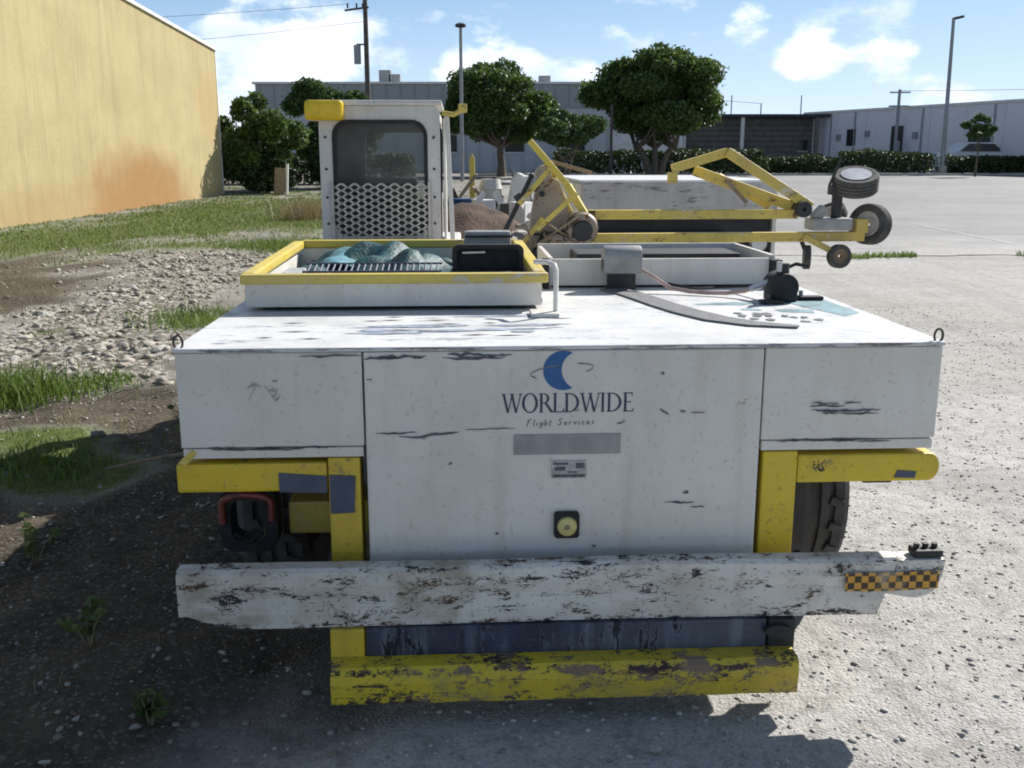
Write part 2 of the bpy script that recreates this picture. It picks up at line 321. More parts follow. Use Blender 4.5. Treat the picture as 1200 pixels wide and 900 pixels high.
def ground_material():
    m, nt, b = new_mat('ground_soil_and_gravel'); v = coords(nt)
    at = node(nt, 'ShaderNodeAttribute'); at.attribute_name = 'zone'; sp = node(nt, 'ShaderNodeSeparateColor'); nt.links.new(at.outputs['Color'], sp.inputs[0])
    gr, ru, di = sp.outputs[0], sp.outputs[1], sp.outputs[2]
    f1 = noise(nt, v, 1.1, 6, .6); f2 = noise(nt, v, 28, 5, .7); f3 = noise(nt, v, 120, 3, .7); f4 = noise(nt, v, .28, 4)
    vo = node(nt, 'ShaderNodeTexVoronoi'); vo.inputs['Scale'].default_value = 85; nt.links.new(v, vo.inputs['Vector'])
    vo2 = node(nt, 'ShaderNodeTexVoronoi'); vo2.inputs['Scale'].default_value = 17; nt.links.new(v, vo2.inputs['Vector'])
    pebc = node(nt, 'ShaderNodeSeparateColor'); nt.links.new(vo.outputs['Color'], pebc.inputs[0]); peb2 = node(nt, 'ShaderNodeSeparateColor'); nt.links.new(vo2.outputs['Color'], peb2.inputs[0])
    grav = mixc(nt, mrange(nt, f1, .3, .7), (.43,.415,.388), (.52,.507,.48))
    grav = mixc(nt, mrange(nt, f4, .42, .62, 0, .6), grav, (.30,.278,.245))
    grav = mixc(nt, mrange(nt, f2, .35, .65, .0, .55), grav, (.52,.505,.47))
    grav = mixc(nt, mrange(nt, pebc.outputs[0], .75, .83, 0, .38), grav, (.22,.205,.185))
    grav = mixc(nt, mrange(nt, pebc.outputs[1], .8, .88, 0, .4), grav, (.60,.585,.555))
    f5 = noise(nt, coords(nt, (.22,1.1,1)), 1.0, 5, .62); f6 = noise(nt, v, 9, 5, .75); f7 = noise(nt, coords(nt, (1.6,.12,1), (3,0,0)), 1.0, 3)
    grav = mixc(nt, mrange(nt, f5, .46, .68, 0, .55), grav, (.28,.267,.25))
    grav = mixc(nt, mrange(nt, f6, .46, .66, 0, .7), grav, (.25,.238,.218))
    grav = mixc(nt, mrange(nt, f7, .52, .66, 0, .28), grav, (.27,.255,.235))
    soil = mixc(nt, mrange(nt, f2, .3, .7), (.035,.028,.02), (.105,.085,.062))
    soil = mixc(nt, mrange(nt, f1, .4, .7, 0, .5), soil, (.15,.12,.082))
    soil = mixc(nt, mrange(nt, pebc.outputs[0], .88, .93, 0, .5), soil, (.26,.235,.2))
    gras = mixc(nt, mrange(nt, f2, .35, .65), (.065,.085,.025), (.13,.155,.045))
    rub = mixc(nt, mrange(nt, peb2.outputs[0], .1, .9), (.16,.145,.115), (.46,.43,.37))
    rub = mixc(nt, mrange(nt, vo2.outputs['Distance'], .45, .75, 0, .8), rub, (.09,.075,.055))
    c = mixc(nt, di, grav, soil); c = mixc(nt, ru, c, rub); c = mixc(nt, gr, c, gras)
    nt.links.new(c, b.inputs['Base Color']); b.inputs['Roughness'].default_value = .95; b.inputs['Specular IOR Level'].default_value = .15
    h = math_(nt, 'ADD', math_(nt, 'MULTIPLY', f2, .6), math_(nt, 'MULTIPLY', vo.outputs['Distance'], -.5)); h = math_(nt, 'ADD', h, math_(nt, 'MULTIPLY', f3, .3))
    bump(nt, b, h, .7, .012); return m
def make_ground():
    def axis(lo, hi, st, out_lo, out_hi):
        a = list(np.arange(lo, hi, st)); s = st
        while a[-1] < out_hi: s *= 1.16; a.append(a[-1] + s)
        s = st; pre = []
        p = lo
        while p > out_lo: s *= 1.16; p -= s; pre.append(p)
        return np.array(pre[::-1] + a)
    xs = axis(-5.2, 4.2, .055, -1500, 1500); ys = axis(1.6, 11.5, .055, -1200, 3000)
    X, Y = np.meshgrid(xs, ys); x = X.ravel(); y = Y.ravel(); z = ground_h(x, y)
    nx, ny = len(xs), len(ys); i = np.arange(nx*ny).reshape(ny, nx)
    F = np.stack([i[:-1,:-1], i[:-1,1:], i[1:,1:], i[1:,:-1]], -1).reshape(-1, 4)
    o = np_mesh('ground', np.stack([x,y,z],1), F, ground_material(), smooth=True)
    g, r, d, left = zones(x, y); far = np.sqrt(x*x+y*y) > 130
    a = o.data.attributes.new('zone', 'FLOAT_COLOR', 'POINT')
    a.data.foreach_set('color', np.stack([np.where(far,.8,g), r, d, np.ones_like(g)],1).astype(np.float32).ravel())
    return tag(o, kind='structure')
make_ground()
def make_lot():
    """old parking lot asphalt with a crumbled near edge, on the same rise as the ground"""
    xs = np.concatenate([np.arange(1.0, 14, .22), np.arange(14, 95, 1.5)]); ts = np.concatenate([np.linspace(0,.08,14)[:-1], np.linspace(.08,1,60)])
    X, T = np.meshgrid(xs, ts); y0 = 18.1 + (fbm(X*.8, X*0+3, 4)-.5)*1.3 + .03*(X-5); Y = y0 + (74-y0)*T
    e = sstep(0, .03, T); Z = tz(Y) + .012 + .028*e + .0
    nx, ny = len(xs), len(ts); i = np.arange(nx*ny).reshape(ny, nx); F = np.stack([i[:-1,:-1], i[:-1,1:], i[1:,1:], i[1:,:-1]], -1).reshape(-1, 4)
    m, nt, b = new_mat('old_asphalt'); v = coords(nt)
    c = mixc(nt, mrange(nt, noise(nt, v, .25, 6, .65), .3, .7), (.16,.157,.155), (.225,.22,.215))
    c = mixc(nt, mrange(nt, noise(nt, coords(nt, (.05,.9,1)), 1.0, 4), .5, .72, 0, .45), c, (.12,.118,.118))
    c = mixc(nt, mrange(nt, noise(nt, v, 30, 4), .4, .7, 0, .3), c, (.29,.287,.285))
    vo = node(nt, 'ShaderNodeTexVoronoi'); vo.feature = 'DISTANCE_TO_EDGE'; vo.inputs['Scale'].default_value = .33
    wv = node(nt, 'ShaderNodeVectorMath'); wv.operation = 'ADD'; nn = node(nt, 'ShaderNodeTexNoise'); nn.inputs['Scale'].default_value = 1.4; nt.links.new(v, nn.inputs['Vector']); nt.links.new(v, wv.inputs[0]); nt.links.new(nn.outputs['Color'], wv.inputs[1]); nt.links.new(wv.outputs[0], vo.inputs['Vector'])
    c = mixc(nt, mrange(nt, vo.outputs['Distance'], .012, .0, 0, .6), c, (.10,.10,.09))
    tcl = node(nt, 'ShaderNodeTexCoord'); sl = node(nt, 'ShaderNodeSeparateXYZ'); nt.links.new(tcl.outputs['Object'], sl.inputs[0])
    grit = mrange(nt, math_(nt, 'ADD', sl.outputs['Y'], math_(nt, 'MULTIPLY', noise(nt, coords(nt, (.5,.9,1)), 1.0, 6, .7), 12)), 29.5, 23.0)   # gravel dragged over the edge
    c = mixc(nt, math_(nt, 'MULTIPLY', grit, .85), c, mixc(nt, mrange(nt, noise(nt, v, 9, 5, .75), .4, .7), (.40,.385,.36), (.26,.248,.23)))
    nt.links.new(c, b.inputs['Base Color']); b.inputs['Roughness'].default_value = .85; bump(nt, b, noise(nt, v, 60, 3), .4, .01)
    o = np_mesh('parking_lot', np.stack([X.ravel(), Y.ravel(), Z.ravel()], 1), F, m, smooth=True); tag(o, kind='structure')
    pm = paint('faded_line_paint', (.38,.38,.37), (.20,.195,.19), .9, chips=.6, chip_col=(.19,.185,.18), chip2=(.2,.195,.19))
    for lx in (4.6, 7.35, 10.1, 12.85, 15.6, 18.35, 21.1):
        b_ = MB(); yy = np.linspace(19.9, 25.3, 10)
        for k in range(9): b_.poly([(lx-.05, yy[k], float(tz(yy[k]))+.045), (lx+.05, yy[k], float(tz(yy[k]))+.045), (lx+.05, yy[k+1], float(tz(yy[k+1]))+.045), (lx-.05, yy[k+1], float(tz(yy[k+1]))+.045)])
        b_.build('painted_line', pm, o)
    return o
make_lot()

# ------------------------------------------------------------------ the aircraft tug
TX, TY, TA = 0.15, 3.1, R(3)
def tug_pt(x, y, z): return (TX + x*math.cos(TA) - y*math.sin(TA), TY + x*math.sin(TA) + y*math.cos(TA), z)
def on_tug(name, base, label, cat, group=None):
    """a thing of its own resting on the tug: Empty at its base; returns (empty, base) so parts are given in tug metres"""
    return thing(name, tug_pt(*base), label, cat, TA, group)
def scuff_poly(mb, x, z, l, t, y, seed, slope=0):
    r_ = random.Random(seed); n = 9; up = []; lo = []
    for i in range(n+1):
        u = i/n; xx = x + (u-.5)*l; zz = z + (u-.5)*l*slope + r_.uniform(-.3,.3)*t; w = t*(1-abs(2*u-1)**2)*r_.uniform(.25,1)*.5 + .0006
        up.append((xx, y, zz+w)); lo.append((xx, y, zz-w))
    for i in range(n): mb.poly([lo[i], lo[i+1], up[i+1], up[i]])
def letter_polys(ch):
    """serif capitals, unit height, as (x,z) polygons; returns (polys, advance)"""
    P = []
    def st(x0,z0,x1,z1,w): P.append([(x0-w/2,z0),(x0+w/2,z0),(x1+w/2,z1),(x1-w/2,z1)])
    def hb(x0,x1,z,h): P.append([(x0,z-h/2),(x1,z-h/2),(x1,z+h/2),(x0,z+h/2)])
    def arc(cx,cz,ro,rzo,ri,rzi,a0,a1,n=20):
        for k in range(n):
            t0 = R(a0+(a1-a0)*k/n); t1 = R(a0+(a1-a0)*(k+1)/n)
            P.append([(cx+ro*math.cos(t0),cz+rzo*math.sin(t0)),(cx+ro*math.cos(t1),cz+rzo*math.sin(t1)),(cx+ri*math.cos(t1),cz+rzi*math.sin(t1)),(cx+ri*math.cos(t0),cz+rzi*math.sin(t0))])
    if ch == 'W':
        st(.34,0,.10,.97,.13); st(.34,0,.58,.97,.06); st(.80,0,.56,.97,.13); st(.80,0,1.06,.97,.06); hb(-.02,.24,.98,.04); hb(.44,.68,.98,.04); hb(.96,1.16,.98,.04); return P, 1.12
    if ch == 'O': arc(.46,.5,.45,.52,.30,.465,0,360,36); return P, .94
    if ch == 'I': st(.16,0,.16,1,.14); hb(.04,.28,.02,.04); hb(.04,.28,.98,.04); return P, .36
    if ch == 'L': st(.16,0,.16,1,.14); hb(.03,.62,.025,.05); hb(.03,.3,.98,.04); P.append([(.56,0),(.66,0),(.68,.22),(.64,.22)]); return P, .66
    if ch == 'D': st(.16,0,.16,1,.14); arc(.28,.5,.58,.5,.43,.445,-90,90); hb(.03,.28,.03,.055); hb(.03,.28,.97,.055); return P, .92
    if ch == 'R': st(.16,0,.16,1,.14); arc(.30,.735,.31,.265,.17,.215,-90,90); hb(.03,.3,.975,.05); hb(.2,.3,.495,.05); P.append([(.32,.5),(.48,.5),(.86,0),(.68,0)]); hb(.03,.29,.02,.04); return P, .78
    if ch == 'E': st(.16,0,.16,1,.14); hb(.03,.56,.975,.05); hb(.03,.60,.025,.05); hb(.2,.5,.51,.05); P.append([(.52,.82),(.56,.82),(.57,1),(.5,1)]); P.append([(.55,0),(.62,0),(.65,.2),(.61,.2)]); return P, .66
def wheel(parent, c, r, w, mat_t, mat_r, name='wheel', axis=(1,0,0), lugs=0, hubr=.55, hubname='hub'):
    """tyre with grooves (and lugs), rim as sub-part"""
    h = w/2
    prof = [(r*.58,-h*.8),(r*.8,-h),(r*.95,-h*.96),(r,-h*.78)]
    for g in (-.42, 0, .42): prof += [(r, h*(g-.09)),(r*.965,h*(g-.07)),(r*.965,h*(g+.07)),(r,h*(g+.09))]
    prof += [(r,h*.78),(r*.95,h*.96),(r*.8,h),(r*.58,h*.8)]
    t = MB().lathe(prof, c, axis, 40)
    a = Vector(axis).normalized(); u = a.orthogonal().normalized(); v = a.cross(u)
    for k in range(lugs):
        for s in (-1,1):
            th = 2*math.pi*(k+(.5 if s>0 else 0))/lugs; d = u*math.cos(th)+v*math.sin(th); tg = a.cross(d)
            p0 = Vector(c)+d*(r+.004)+a*(s*h*.52); t.bar(p0-a*h*.18-tg*.006*s, p0+a*h*.18+tg*.012*s, .03, .016, up=d)
    o = t.build(name, mat_t, parent, smooth=True)
    rp = [(.01,-h*.35),(r*.2,-h*.62),(r*.3,-h*.62),(r*.34,-h*.3),(r*.5,-h*.35),(r*.57,-h*.82),(r*.61,-h*.82),(r*.61,h*.82),(r*.57,h*.82),(r*.5,h*.35),(r*.34,h*.3),(r*.3,h*.62),(r*.2,h*.62),(.01,h*.35)]
    MB().lathe(rp, c, axis, 28).build(hubname, mat_r, o, smooth=True)
    return o

def make_tug():
    T = thing('aircraft_tow_tractor', (TX,TY,0), 'low wide white aircraft tug with yellow frame, chipped bumper and small cab', 'tug', TA)
    B = lambda: MB()
    # centre panel: proud sheet with recessed seams
    fp = B().box(-.617,.657,-.012,.03,.425,1.158).build('front_panel', M['white'], T, bevel=.006)
    for x0, x1, hx0, hx1 in ((-1.2,-.623,-1.16,-.64),(.663,1.243,.69,1.225)):
        sp = B().box(x0,x1,-.006,.03,.852,1.158).build('side_panel', M['white'], T, bevel=.005)
        B().box(x0+.004,x1-.004,-.002,.05,.815,.848).build('flange', M['white'], sp, bevel=.004)
        mb = B(); sgn = random.Random(int(x0*100))
        for k in range(7): scuff_poly(mb, sgn.uniform(hx0+.05,hx1-.1), .849+sgn.uniform(-.006,.006), sgn.uniform(.06,.2), .007, -.0085, int(x0*77)+k)
        tag(mb.build('scratch', M['scuff'], sp), kind='stuff')
    B().box(1.205,1.24,.03,3.3,.82,1.157).build('body_side', M['white'], T, bevel=.004)
    B().box(-1.197,-1.165,.03,3.3,.82,1.157).build('body_side', M['white'], T, bevel=.004)
    dk = B().box(-1.205,1.247,-.014,3.3,1.16,1.174).build('deck', M['deck'], T, bevel=.004)
    B().box(-1.2,1.23,3.302,3.34,.45,1.16).build('rear_bulkhead', M['white'], T)
    B().box(-.6,.64,.06,4.5,.22,.80).build('chassis', M['dark'], T)
    B().box(-1.2,-.3,3.35,4.6,.45,1.2).build('cab_base', M['cab'], T, bevel=.02)
    # worn strips along the deck's front edge
    mb = B(); r_ = random.Random(5)
    for k in range(26): scuff_poly(mb, r_.uniform(-1.1,1.15), 1.167+r_.uniform(-.004,.003), r_.uniform(.03,.16), .006, -.0165, 40+k)
    tag(mb.build('edge_wear', M['scufflight'], dk), kind='stuff')
    mb = B()
    for x, z, l, t, s in ((-.50,1.142,.16,.016,1),(-.56,1.138,.13,.012,2),(-.72,1.148,.2,.009,3),(-.29,1.148,.13,.014,5),(-.27,1.137,.2,.012,6),(-.20,1.146,.1,.008,7)): scuff_poly(mb, x, z, l, t, -.0155, s)
    tag(mb.build('scratch', M['scuff'], fp), kind='stuff')
    mb = B()
    for x, z, l, t, s, sl in ((-.52,.895,.13,.007,11,.02),(-.40,.889,.16,.01,12,.12),(-.22,.905,.16,.005,13,.02),(-.47,.88,.09,.004,14,-.1),(.40,.645,.1,.008,15,-.02),(.46,.63,.05,.005,16,0),(.33,1.08,.012,.012,17,0),(.42,.68,.02,.014,18,0),(.34,.955,.03,.012,19,-.5),(.40,.955,.02,.008,20,0),(.45,.95,.05,.004,21,0),(-.35,.79,.012,.01,22,0),(.12,.5,.015,.015,23,0),(-.2,.55,.012,.008,24,0),(.2,.92,.03,.005,25,.3)):
        scuff_poly(mb, x, z, l, t, -.0157, s, sl)
    tag(mb.build('scratch', M['scuff'], fp), kind='stuff')
    mb = B()
    for k in range(9): scuff_poly(mb, .92+r_.uniform(-.06,.08), .955+r_.uniform(-.018,.02), r_.uniform(.04,.14), .008, -.0095-.0003*k, 60+k)
    tag(mb.build('scratch', M['scuff'], [c for c in T.children if c.name.startswith('side_panel')][1]), kind='stuff')
    mb = B()
    for k in range(10): scuff_poly(mb, -.93+r_.uniform(-.05,.05), 1.04+r_.uniform(-.03,.03), r_.uniform(.01,.03), .006, -.0095-.0003*k, 80+k, r_.uniform(-2,2))
    tag(mb.build('scratch', M['scufflight'], [c for c in T.children if c.name.startswith('side_panel')][0]), kind='stuff')
    # emblem, name and plates on the centre panel
    mb = B(); n = 26; out = []; inn = []
    for k in range(n+1):
        t = R(62 + 236*k/n); out.append((.012+.064*math.cos(t), 1.093+.064*math.sin(t)))
    a0 = math.atan2(out[0][1]-1.104, out[0][0]-.07); a1 = math.atan2(out[-1][1]-1.104, out[-1][0]-.07) % (2*math.pi)
    r0 = math.hypot(out[0][0]-.07, out[0][1]-1.104); r1 = math.hypot(out[-1][0]-.07, out[-1][1]-1.104)
    for k in range(n+1):
        u = k/n; t = a0 + (a1-a0)*u; rr = r0+(r1-r0)*u; inn.append((.07+rr*math.cos(t), 1.104+rr*math.sin(t)))
    for k in range(n): mb.poly([(*out[k][:1],-.0135,out[k][1]),(out[k+1][0],-.0135,out[k+1][1]),(inn[k+1][0],-.0135,inn[k+1][1]),(inn[k][0],-.0135,inn[k][1])])
    mb.build('emblem', M['bluelogo'], fp)
    mb = B()
    for a_, b_ in ((95,215),(-40,60)):
        for k in range(14):
            q = []
            for u in (k, k+1):
                t = R(a_+(b_-a_)*u/14); q.append((.008+.10*math.cos(t), 1.092+.02*math.sin(t)+.012*math.cos(t)))
            mb.poly([(q[0][0],-.0144,q[0][1]-.002),(q[1][0],-.0144,q[1][1]-.002),(q[1][0],-.0144,q[1][1]+.002),(q[0][0],-.0144,q[0][1]+.002)])
    tag(mb.build('orbit_line', M['script'], fp), kind='stuff')
    word = 'WORLDWIDE'; adv = sum(letter_polys(c)[1] for c in word); hgt = .063; sx = .424/adv; x = -.183
    for c in word:
        ps, ad = letter_polys(c); mb = B()
        for k, pg in enumerate(ps): mb.poly([(x+px*sx, -.0132-.00004*(k % 7), .956+pz*hgt) for px, pz in pg])
        mb.build('letter', M['navytext'], fp); x += ad*sx
    # small faded handwriting line below the name
    G = {'F':[[(.05,-.1),(.2,1)],[(.0,.9),(.65,1.08)],[(.1,.55),(.4,.6)]],'l':[[(.1,1),(.05,.1),(.25,0)]],'i':[[(.1,.5),(.08,.05),(.25,0)]],'g':[[(.4,.45),(.15,.5),(.1,.1),(.4,.15),(.45,.5),(.35,-.35),(.05,-.3)]],'h':[[(.1,1),(.05,0),(.25,.5),(.42,.4),(.42,0)]],'t':[[(.15,.8),(.12,.05),(.3,0)],[(.0,.55),(.3,.6)]],
         'S':[[(.6,.9),(.3,1.05),(.1,.8),(.5,.4),(.35,.02),(0,.1)]],'e':[[(.08,.25),(.42,.32),(.3,.5),(.08,.3),(.2,0),(.5,.1)]],'r':[[(.05,.5),(.08,0)],[(.08,.3),(.25,.5),(.4,.45)]],'v':[[(.05,.5),(.2,0),(.42,.55)]],'c':[[(.45,.42),(.2,.5),(.1,.15),(.3,0),(.48,.1)]],'s':[[(.4,.45),(.15,.42),(.38,.15),(.1,0)]],' ':[]}
    mb = B(); x = -.105
    for ch in 'Flight Services':
        for sidx, stroke in enumerate(G[ch]):
            for (ax,az),(bx,bz) in zip(stroke, stroke[1:]):
                p = Vector((x+ax*.022+az*.004, 0, .912+az*.021+(x+.1)*.02)); q = Vector((x+bx*.022+bz*.004, 0, .912+bz*.021+(x+.1)*.02)); d = (q-p)
                if d.length < 1e-5: continue
                nn = Vector((-d.z,0,d.x)).normalized()*.00155
                mb.poly([(p-nn)[:1]+(-.0133,)+(p-nn)[2:], (q-nn)[:1]+(-.0133,)+(q-nn)[2:], (q+nn)[:1]+(-.0133,)+(q+nn)[2:], (p+nn)[:1]+(-.0133,)+(p+nn)[2:]])
        x += {'F':.021,'S':.02,' ':.016,'l':.01,'i':.01,'t':.012}.get(ch,.0155)
    tag(mb.build('script_lettering', M['script'], fp), kind='stuff')
    B().box(-.145,.2,-.0165,-.0118,.817,.884).build('grey_plate', M['grey'], fp)
    dp = B().box(-.022,.09,-.018,-.0118,.737,.795).build('data_plate', M['sticker'], fp)
    mb = B()
    for z0, z1, xa, xb in ((.74,.75,-.018,.086),(.782,.79,-.018,.03),(.763,.776,-.012,.022),(.77,.788,.055,.084),(.755,.76,.03,.06)): mb.poly([(xa,-.0186,z0),(xb,-.0186,z0),(xb,-.0186,z1),(xa,-.0186,z1)])
    tag(mb.build('printing', M['scuff'], fp), kind='stuff')
    lp = B().prism(rrect(-.014,.069,.535,.623,.012), -.035, -.012).build('lamp_housing', M['black'], T, bevel=.003)
    B().lathe([(.001,-.05),(.02,-.05),(.03,-.046),(.033,-.036),(.033,-.03),(.001,-.03)], (.028,0,.578), (0,1,0), 28).build('lens', M['lampface'], lp, smooth=True)
    B().lathe([(.001,-.054),(.008,-.053),(.011,-.048),(.001,-.048)], (.028,0,.578), (0,1,0), 16).build('lens_boss', M['timber'], lp, smooth=True)
    # yellow side frames
    for sx_ in (-1, 1):
        if sx_ < 0:
            po = B().box(-.742,-.640,-.004,.10,.36,.812).build('frame_post', M['yellow'], T, bevel=.006)
            be = B().box(-1.225,-.745,.0,.10,.70,.797).build('frame_beam', M['yellow'], T, bevel=.012)
            B().prism([(-.90,.70),(-.748,.695),(-.748,.752),(-.90,.765)], -.004, -.0005).build('tape_patch', M['tape'], be)
            B().prism([(-.738,.625),(-.662,.628),(-.655,.752),(-.738,.757)], -.009, -.0045).build('tape_patch', M['tape'], po)
            B().bar((-1.2,-.01,.80),(-1.16,.0,.84),.008,.02).build('bent_tab', M['rim'], be)
        else:
            B().box(.674,.79,-.004,.10,.36,.812).build('frame_post', M['yellow'], T, bevel=.006)
            pts = [(.793,.70),(1.235,.70)] + [(1.235+.04*math.sin(R(a)), .749-.049*math.cos(R(a))) for a in range(15,180,15)] + [(1.235,.797),(.793,.797)]
            be = B().prism(pts, .0, .10).build('frame_beam', M['yellow'], T, bevel=.01)
            B().prism([(1.12,.715),(1.19,.712),(1.195,.735),(1.13,.74)], -.003, -.0002).build('worn_spot', M['tape'], be)
    # tyres, mud flap, left rubber buffer with a red arch
    for cx in (1.06, -1.03):
        w_ = wheel(T, (cx,.92,.43), .43, .27, M['tyre'], M['dark'], lugs=26, hubname='wheel_rim')
        wheel(T, (cx,3.75,.43), .43, .27, M['tyre'], M['dark'], hubname='wheel_rim')
    B().box(1.16,1.265,.33,.345,.585,.70).build('mud_flap', M['black'], T)
    B().box(.80,.9,.14,.9,.40,.72).build('axle_bracket', M['dark'], T, bevel=.02)
    bf = B(); o_ = rrect(-1.16,-.96,.40,.63,.05); i_ = rrect(-1.12,-1.0,.44,.59,.035)
    n = len(o_); bf.add([(x,.24,z) for x,z in o_]+[(x,.24,z) for x,z in i_]+[(x,.34,z) for x,z in o_]+[(x,.34,z) for x,z in i_], [(k,(k+1)%n,n+(k+1)%n,n+k) for k in range(n)]+[(2*n+k,3*n+k,3*n+(k+1)%n,2*n+(k+1)%n) for k in range(n)]+[(k,2*n+k,2*n+(k+1)%n,(k+1)%n) for k in range(n)]+[(n+k,n+(k+1)%n,3*n+(k+1)%n,3*n+k) for k in range(n)])
    bfo = bf.build('rubber_buffer', M['black'], T, smooth=True)
    B().tube([(-1.145,.225,.51),(-1.145,.225,.585)]+[(-1.06-.085*math.cos(R(a))*1.0,.225,.585+.03*math.sin(R(a))) for a in range(20,180,20)]+[(-.975,.225,.585),(-.975,.225,.52)], .012, 8).build('red_arch', M['red'], bfo, smooth=True)
    B().tube([(-1.11,.235,.47),(-1.06,.232,.44),(-1.01,.235,.47)], .008, 6).build('hose_loop', M['black'], bfo, smooth=True)
    B().box(-.93,-.62,.3,.5,.44,.56).build('step_box', M['rim'], T, bevel=.01)
    # big white bumper: profiled beam, broken lower left end, cut right end
    segs = 90; xs_ = [-1.205 + (1.06+1.205)*k/segs for k in range(segs+1)]; pv = []; nb = random.Random(9)
    for k, x in enumerate(xs_):
        u = k/segs; dz = .006*math.sin(x*5)+nb.uniform(-.0012,.0012); dy = .006*math.sin(x*3.1+1)+nb.uniform(-.0012,.0012)
        zb = .300 + max(0, (.09-u)/.09)**1.5*.055*(.7+.6*nb.random()) + (0 if u < .985 else 0); zt = .494 + dz*.4
        pv += [(x,-.15+dy,zb),(x,-.155+dy,zb+.05),(x,-.150+dy,.40),(x,-.155+dy,zt-.055),(x,-.150+dy,zt-.012),(x,-.138+dy,zt),(x,-.095,zt+.002),(x,-.095,zb+.01)]
    # slanted right end
    for j in range(8): x, y, z = pv[segs*8+j]; pv[segs*8+j] = (1.03+ (z-.30)*.30, y, z)
    fs = [(k*8+j,(k+1)*8+j,(k+1)*8+(j+1)%8,k*8+(j+1)%8) for k in range(segs) for j in range(8)] + [tuple(range(8)), tuple(segs*8+j for j in range(7,-1,-1))]
    bu = B().add(pv, fs).build('bumper', M['bumper'], T, smooth=False)
    cap = [(1.052,.372)]+[(1.15+.075*math.sin(R(a)), .402-.047*math.cos(R(a))) for a in range(-20,80,15)]+[(1.238,.43),(1.245,.487),(1.092,.487)]
    B().prism(cap, -.158, -.08).build('end_cap', M['bumper'], bu, bevel=.006)
    mb = B().poly([(.915,-.1665,.388),(1.07,-.1668,.385),(1.222,-.1668,.392),(1.222,-.1668,.452),(.915,-.1665,.450)]); mb.build('checkered_tape', M['checker'], bu)
    hg = B().box(1.145,1.24,-.15,-.09,.489,.515).build('hinge', M['dark'], bu, bevel=.008)
    for k in range(3): B().cyl((1.16+k*.03,-.12,.515),(1.16+k*.03,-.12,.53),.01,8).build('bolt', M['dark'], hg)
    # lower apron and step
    B().box(-.62,.665,-.165,-.13,.12,.297).build('lower_apron', M['navy'], T)
    for x0,x1 in ((-.735,-.628),(.672,.76)): B().box(x0,x1,-.17,-.08,.18,.297).build('step_post', M['yellow'] if x0<0 else M['dark'], T, bevel=.006)
    lens = [(.70+.045*math.cos(R(a)), .262+.022*math.sin(R(a))) for a in range(0,360,20)]; B().prism(lens, -.19, -.171).build('tow_eye', M['dark'], T, bevel=.004)
    st = B(); seg2 = 40
    for k in range(seg2+1):
        x = -.728 + 1.478*k/seg2; dz = nb.uniform(-.0015,.0015)
        st.v += [(x,-.25,.082+dz),(x,-.256,.15),(x,-.252,.186+dz),(x,-.235,.200+dz),(x,-.168,.203),(x,-.168,.085)]
    st.f = [(k*6+j,(k+1)*6+j,(k+1)*6+(j+1)%6,k*6+(j+1)%6) for k in range(seg2) for j in range(6)]+[tuple(range(6)),tuple(seg2*6+j for j in range(5,-1,-1))]
    st.build('step_bumper', M['yellow_worn'], T)
    # lifting eyes at the deck's front corners
    for x in (-1.19, 1.232):
        B().tube([(x+.014*math.cos(R(a)), .01, 1.19+.022*math.sin(R(a))) for a in range(-60,241,20)], .004, 6).build('lifting_eye', M['dark'], T, smooth=True)
    # worn teal primer patches on the deck, plus blue-grey streaks before the tray
    mb = B(); r_ = random.Random(21)
    def deck_patch(cx, cy, rx, ry, sk=0):
        pts = []
        for k in range(16):
            t = 2*math.pi*k/16; q = r_.uniform(.6,1.1); xx = cx+rx*q*math.cos(t); yy = cy+ry*q*math.sin(t); pts.append((xx+sk*(yy-cy), yy, 1.1752))
        mb.poly(pts)
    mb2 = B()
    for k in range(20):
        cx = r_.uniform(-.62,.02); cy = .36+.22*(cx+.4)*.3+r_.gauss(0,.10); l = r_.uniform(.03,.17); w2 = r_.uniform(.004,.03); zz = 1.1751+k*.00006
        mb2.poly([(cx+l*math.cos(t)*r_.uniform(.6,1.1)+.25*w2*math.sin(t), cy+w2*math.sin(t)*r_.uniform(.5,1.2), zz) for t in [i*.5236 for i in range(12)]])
    tag(mb2.build('bluish_patch', M['patch_navy'], dk), kind='stuff')
    deck_patch(.76,.86,.13,.05); deck_patch(.98,.66,.09,.06,-.3); deck_patch(.82,.70,.05,.03)
    mb.poly([(.99,1.02,1.1752),(1.2,.98,1.1752),(1.21,.6,1.1752),(1.12,.52,1.1752),(1.04,.78,1.1752)])
    tag(mb.build('bluish_patch', M['patch_teal'], dk), kind='stuff')
    mb = B()
    for k in range(16):
        cx, cy = r_.uniform(.72,1.0), r_.uniform(.38,.62); mb.poly([(cx+.02*math.cos(t)*r_.uniform(.4,1.2), cy+.03*math.sin(t)*r_.uniform(.4,1.2), 1.1755+k*.0001) for t in (0,1,2,3,4,5)])
    for k in range(14):
        cx, cy = r_.uniform(-1.0,.1), r_.uniform(.08,.6); l = r_.uniform(.02,.09); mb.poly([(cx-l,cy,1.1755+k*.0001),(cx,cy-.006,1.1755+k*.0001),(cx+l,cy+.004,1.1755+k*.0001),(cx,cy+.01,1.1755+k*.0001)])
    tag(mb.build('chipped_spot', M['scuff'], dk), kind='stuff')
    # left tray with yellow rim (open top)
    tr = B().box(-1.13,.01,.78,1.98,1.196,1.212).build('tray_floor', M['dark'], T)
    for a_ in ((-1.135,.005,.755,.78,1.19,1.279),(-1.135,.005,1.97,1.995,1.195,1.31),(-1.135,-1.112,.782,1.968,1.196,1.283),(-.018,.005,.782,1.968,1.196,1.283)):
        B().box(*a_).build('tray_wall', M['white'], tr, bevel=.003)
